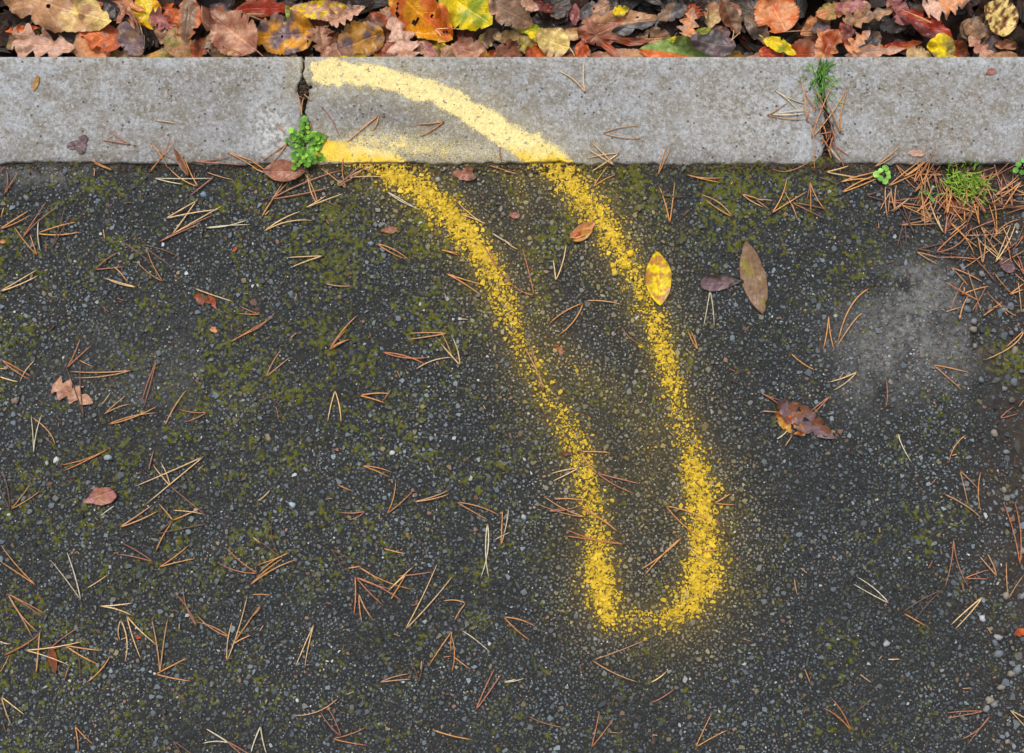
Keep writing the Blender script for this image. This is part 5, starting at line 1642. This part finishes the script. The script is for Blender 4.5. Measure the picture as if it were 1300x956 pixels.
# ---- moss: tiny upright shoots standing in the hollows between the stones; nobody could count them
mr = np.random.default_rng(9)
n = 300000
mx_, my_ = mr.uniform(-40, 1340, n), mr.uniform(209, 985, n)
mm = moss_mask(mx_, my_)
sol, _ = paint_density(mx_, my_)
k = (mr.random(n) < mm * .9) & (mm > .25) & (sol < .35)
mx_, my_ = mx_[k], my_[k]
mz = asphalt_height(mx_, my_)
n = len(mx_)
an = mr.uniform(0, 6.28, n)
hgt = mr.uniform(.0008, .0024, n)
wd = mr.uniform(.0004, .0009, n)
c0 = np.stack([(mx_ - 650) * .001, (434 - my_) * .001, mz - .0002], -1)
dx = np.stack([np.cos(an), np.sin(an), an * 0], -1) * wd[:, None]
nx_ = np.stack([-np.sin(an), np.cos(an), an * 0], -1) * (hgt * mr.uniform(-.9, .9, n))[:, None]
tp = c0 + nx_
tp[:, 2] += hgt
mv = np.stack([c0 - dx, c0 + dx, tp], 1).reshape(-1, 3)
mf = np.arange(n * 3).reshape(n, 3)
t = mr.random(n)[:, None]
mc = lin((62, 68, 12)) * (1 - t) + lin((138, 138, 32)) * t
mo = link("moss", make_mesh("moss", mv, [mf], {"col": np.repeat(mc, 3, 0)}, False), M_MOSS)
tag(mo, "low olive-green moss filling the hollows of the asphalt", "moss", None, "stuff")

# ---- loose pebbles


def pebble(px, py, r, col, seed):
    q = np.random.default_rng(seed)
    K1, K2 = 9, 5
    v = [[0, 0, r * .62]]
    an0 = np.arange(K1) * 2 * math.pi / K1
    rad = q.uniform(.7, 1.18, K1)
    el_, a0 = q.uniform(.68, .95), q.uniform(0, 3.14)
    for j, (zz, rr) in enumerate(((.56, .52), (.3, .88), (-.02, 1.0), (-.3, .8))):
        jit = q.uniform(.93, 1.07, K1)
        x, y = np.cos(an0) * rad * rr * jit * r, np.sin(an0) * rad * rr * jit * r * el_
        v += np.stack([x * math.cos(a0) - y * math.sin(a0), x * math.sin(a0) + y * math.cos(a0), np.full(K1, zz * r) + q.normal(0, .04 * r, K1)], -1).tolist()
    i = 1 + np.arange(4 * K1).reshape(4, K1)
    qd = np.stack([i[:-1], i[1:], np.roll(i[1:], -1, 1), np.roll(i[:-1], -1, 1)], -1).reshape(-1, 4)
    tr = np.stack([np.zeros(K1, int), i[0], np.roll(i[0], -1)], -1)
    cap = i[-1][None]
    z = float(ground_z(px, py)) + r * .05
    X, Y = P(px, py, z)
    v = np.array(v)
    return link("pebble", make_mesh("pebble", v, [qd, tr, cap], {"col": np.tile(lin(col)[None], (len(v), 1)), "haze": np.zeros(len(v))}), M_CHIP, None, (X, Y, z))


PEB = [(83, 218, 5, (92, 98, 108), "round slate pebble against the kerb foot"), (34, 251, 5, (118, 112, 112), "grey-pink pebble on asphalt near the kerb"), (259, 247, 5, (112, 132, 146), "blue-grey pebble on asphalt below the papery bud scale"),
       (72, 584, 5, (190, 190, 184), "white pebble on asphalt below crossed needles"), (60, 588, 3.6, (168, 170, 168), "small off-white pebble beside the white pebble"), (138, 581, 6, (140, 152, 162), "pale blue-grey pebble beside the closed long needles"),
       (372, 641, 5, (158, 172, 184), "pale blue angular pebble on open asphalt"), (471, 309, 4.5, (116, 128, 142), "blue-grey pebble on mossy asphalt"), (556, 228, 4, (150, 146, 134), "buff pebble near the yellow paint and kerb"), (1267, 809, 6, (150, 146, 150), "pale lilac pebble on the loose edge"),
       (1125, 817, 5, (158, 158, 160), "light grey pebble on asphalt beside another needle-free patch"), (1268, 830, 7, (104, 110, 118), "slate-grey pebble below the pale lilac pebble"), (1291, 850, 7, (112, 118, 124), "broken grey stone on the loose mossy edge"), (20, 508, 5, (140, 112, 104), "pinkish pebble on asphalt beside the small pinkish oak leaf"),
       (1247, 785, 5, (176, 182, 190), "whitish pebble on the loose edge under needles"), (665, 656, 4.5, (148, 164, 174), "pale blue pebble below the needle pile on the paint"), (498, 660 - 85, 3.8, (188, 188, 182), "small white pebble on open asphalt by needle pair"), (800, 322, 5.5, (222, 182, 40), "large yellow-painted stone in the painted line"),
       (778, 337, 4.6, (214, 176, 44), "yellow-painted stone beside the larger painted stone"), (780, 347, 4.6, (196, 170, 70), "half-painted stone below the yellow-painted stone")]
for i, (px, py, r, col, lab) in enumerate(PEB):
    tag(pebble(px, py, r * .001, col, 900 + i), lab, "pebble", "loose pebbles on the path")
for k in range(34):
    y = hr.uniform(300, 945)
    x = float(rough_edge(y)) + abs(hr.normal(10, 30))
    if x > 1302: x = hr.uniform(1262, 1300)
    cl = [(96, 102, 110), (120, 122, 124), (84, 82, 80), (132, 124, 112)][int(hr.integers(0, 4))]
    pr_ = hr.uniform(.0035, .0068)
    cn = {96: "slate-blue", 120: "mid-grey", 84: "dark brown-grey", 132: "buff"}[cl[0]]
    sz = "small" if pr_ < .0045 else "middling" if pr_ < .0058 else "large"
    wq = "beside the needle heap" if y < 420 else "beside the mossy patch" if y < 560 else "among curved needles" if y < 760 else "near the orange leaf scrap" if y < 860 else "past the orange scrap"
    tag(pebble(x, y, pr_, cl, 950 + k), f"{sz} {cn} pebble on the broken asphalt edge {wq}", "pebble", "pebbles on the broken asphalt edge")

# ---- crumbs of dirt filling the kerb joints and the kerb foot; nobody could count them
dr = np.random.default_rng(44)
xs, ys = [], []
for (cx0, cy0, sx_, sy_, n) in ((386, 112, 5, 7, 160), (386, 140, 3, 25, 200), (1050, 160, 6, 30, 420), (1052, 212, 14, 6, 90), (1200, 216, 60, 8, 260), (390, 212, 30, 4, 80), (1270, 290, 30, 50, 220)):
    xs.append(dr.normal(cx0, sx_, n))
    ys.append(dr.normal(cy0, sy_, n))
xs.append(dr.uniform(-40, 1340, 900))
ys.append(209 + np.abs(dr.normal(0, 5, 900)))
xs, ys = np.concatenate(xs), np.concatenate(ys)
inj = ((ys < 207) & (((xs > f1l(ys) + 1) & (xs < f1r(ys) - 1)) | ((xs > f2l(ys) + 1) & (xs < f2r(ys) - 1)))) | (ys > 208.5)
xs, ys = xs[inj], ys[inj]
n = len(xs)
zz = np.where(ys < 207, dr.uniform(-.003, .0025, n), asphalt_height(xs, ys))
rr = dr.uniform(.0008, .0026, n)
o8 = np.array([[1, 0, 0], [0, 1, 0], [-1, 0, 0], [0, -1, 0], [0, 0, .8], [0, 0, -.6]], float)
vv = np.stack([(xs - 650) * .001, (434 - ys) * .001, zz + rr * .3], -1)[:, None] + o8[None] * rr[:, None, None] * dr.uniform(.6, 1.3, (n, 6, 1))
tf = np.array([[0, 1, 4], [1, 2, 4], [2, 3, 4], [3, 0, 4], [1, 0, 5], [2, 1, 5], [3, 2, 5], [0, 3, 5]])
o = link("dirt_crumbs", make_mesh("dirt_crumbs", vv.reshape(-1, 3), [(tf[None] + (np.arange(n) * 6)[:, None, None]).reshape(-1, 3)], None, False), M_CRUMB)
tag(o, "brown crumbs of dirt in the kerb joints and along the kerb foot", "dirt", None, "stuff")
bits_v, bits_f, bits_c, nb = [], [], [], 0
for k in range(260):
    x, y = dr.uniform(0, 1300), dr.uniform(212, 952)
    if k % 3 == 0: x, y = dr.normal(1220, 50), 212 + abs(dr.normal(0, 50))
    an, ln = dr.uniform(0, 6.28), dr.uniform(3, 11)
    p = np.array([(x + math.cos(an) * ln * q_, y + math.sin(an) * ln * q_) for q_ in (-.5, 0, .5)])
    g = ground_z(p[:, 0], p[:, 1])
    pth = np.stack([(p[:, 0] - 650) * .001, (434 - p[:, 1]) * .001, np.full(3, g.max() + .0005)], -1)
    v, f, caps = tube(pth, dr.uniform(.0004, .0008), 5)
    bits_v.append(v)
    bits_f.append(f + nb)
    bits_c.append(np.tile(lin([(150, 96, 70), (110, 78, 62), (196, 150, 108), (90, 66, 56)][int(dr.integers(0, 4))])[None], (len(v), 1)))
    nb += len(v)
o = link("needle_crumbs", make_mesh("needle_crumbs", np.concatenate(bits_v), [np.concatenate(bits_f)], {"col": np.concatenate(bits_c)}), M_NEEDLE)
tag(o, "tiny broken bits of brown pine needle strewn over the asphalt", "needle bits", None, "stuff")
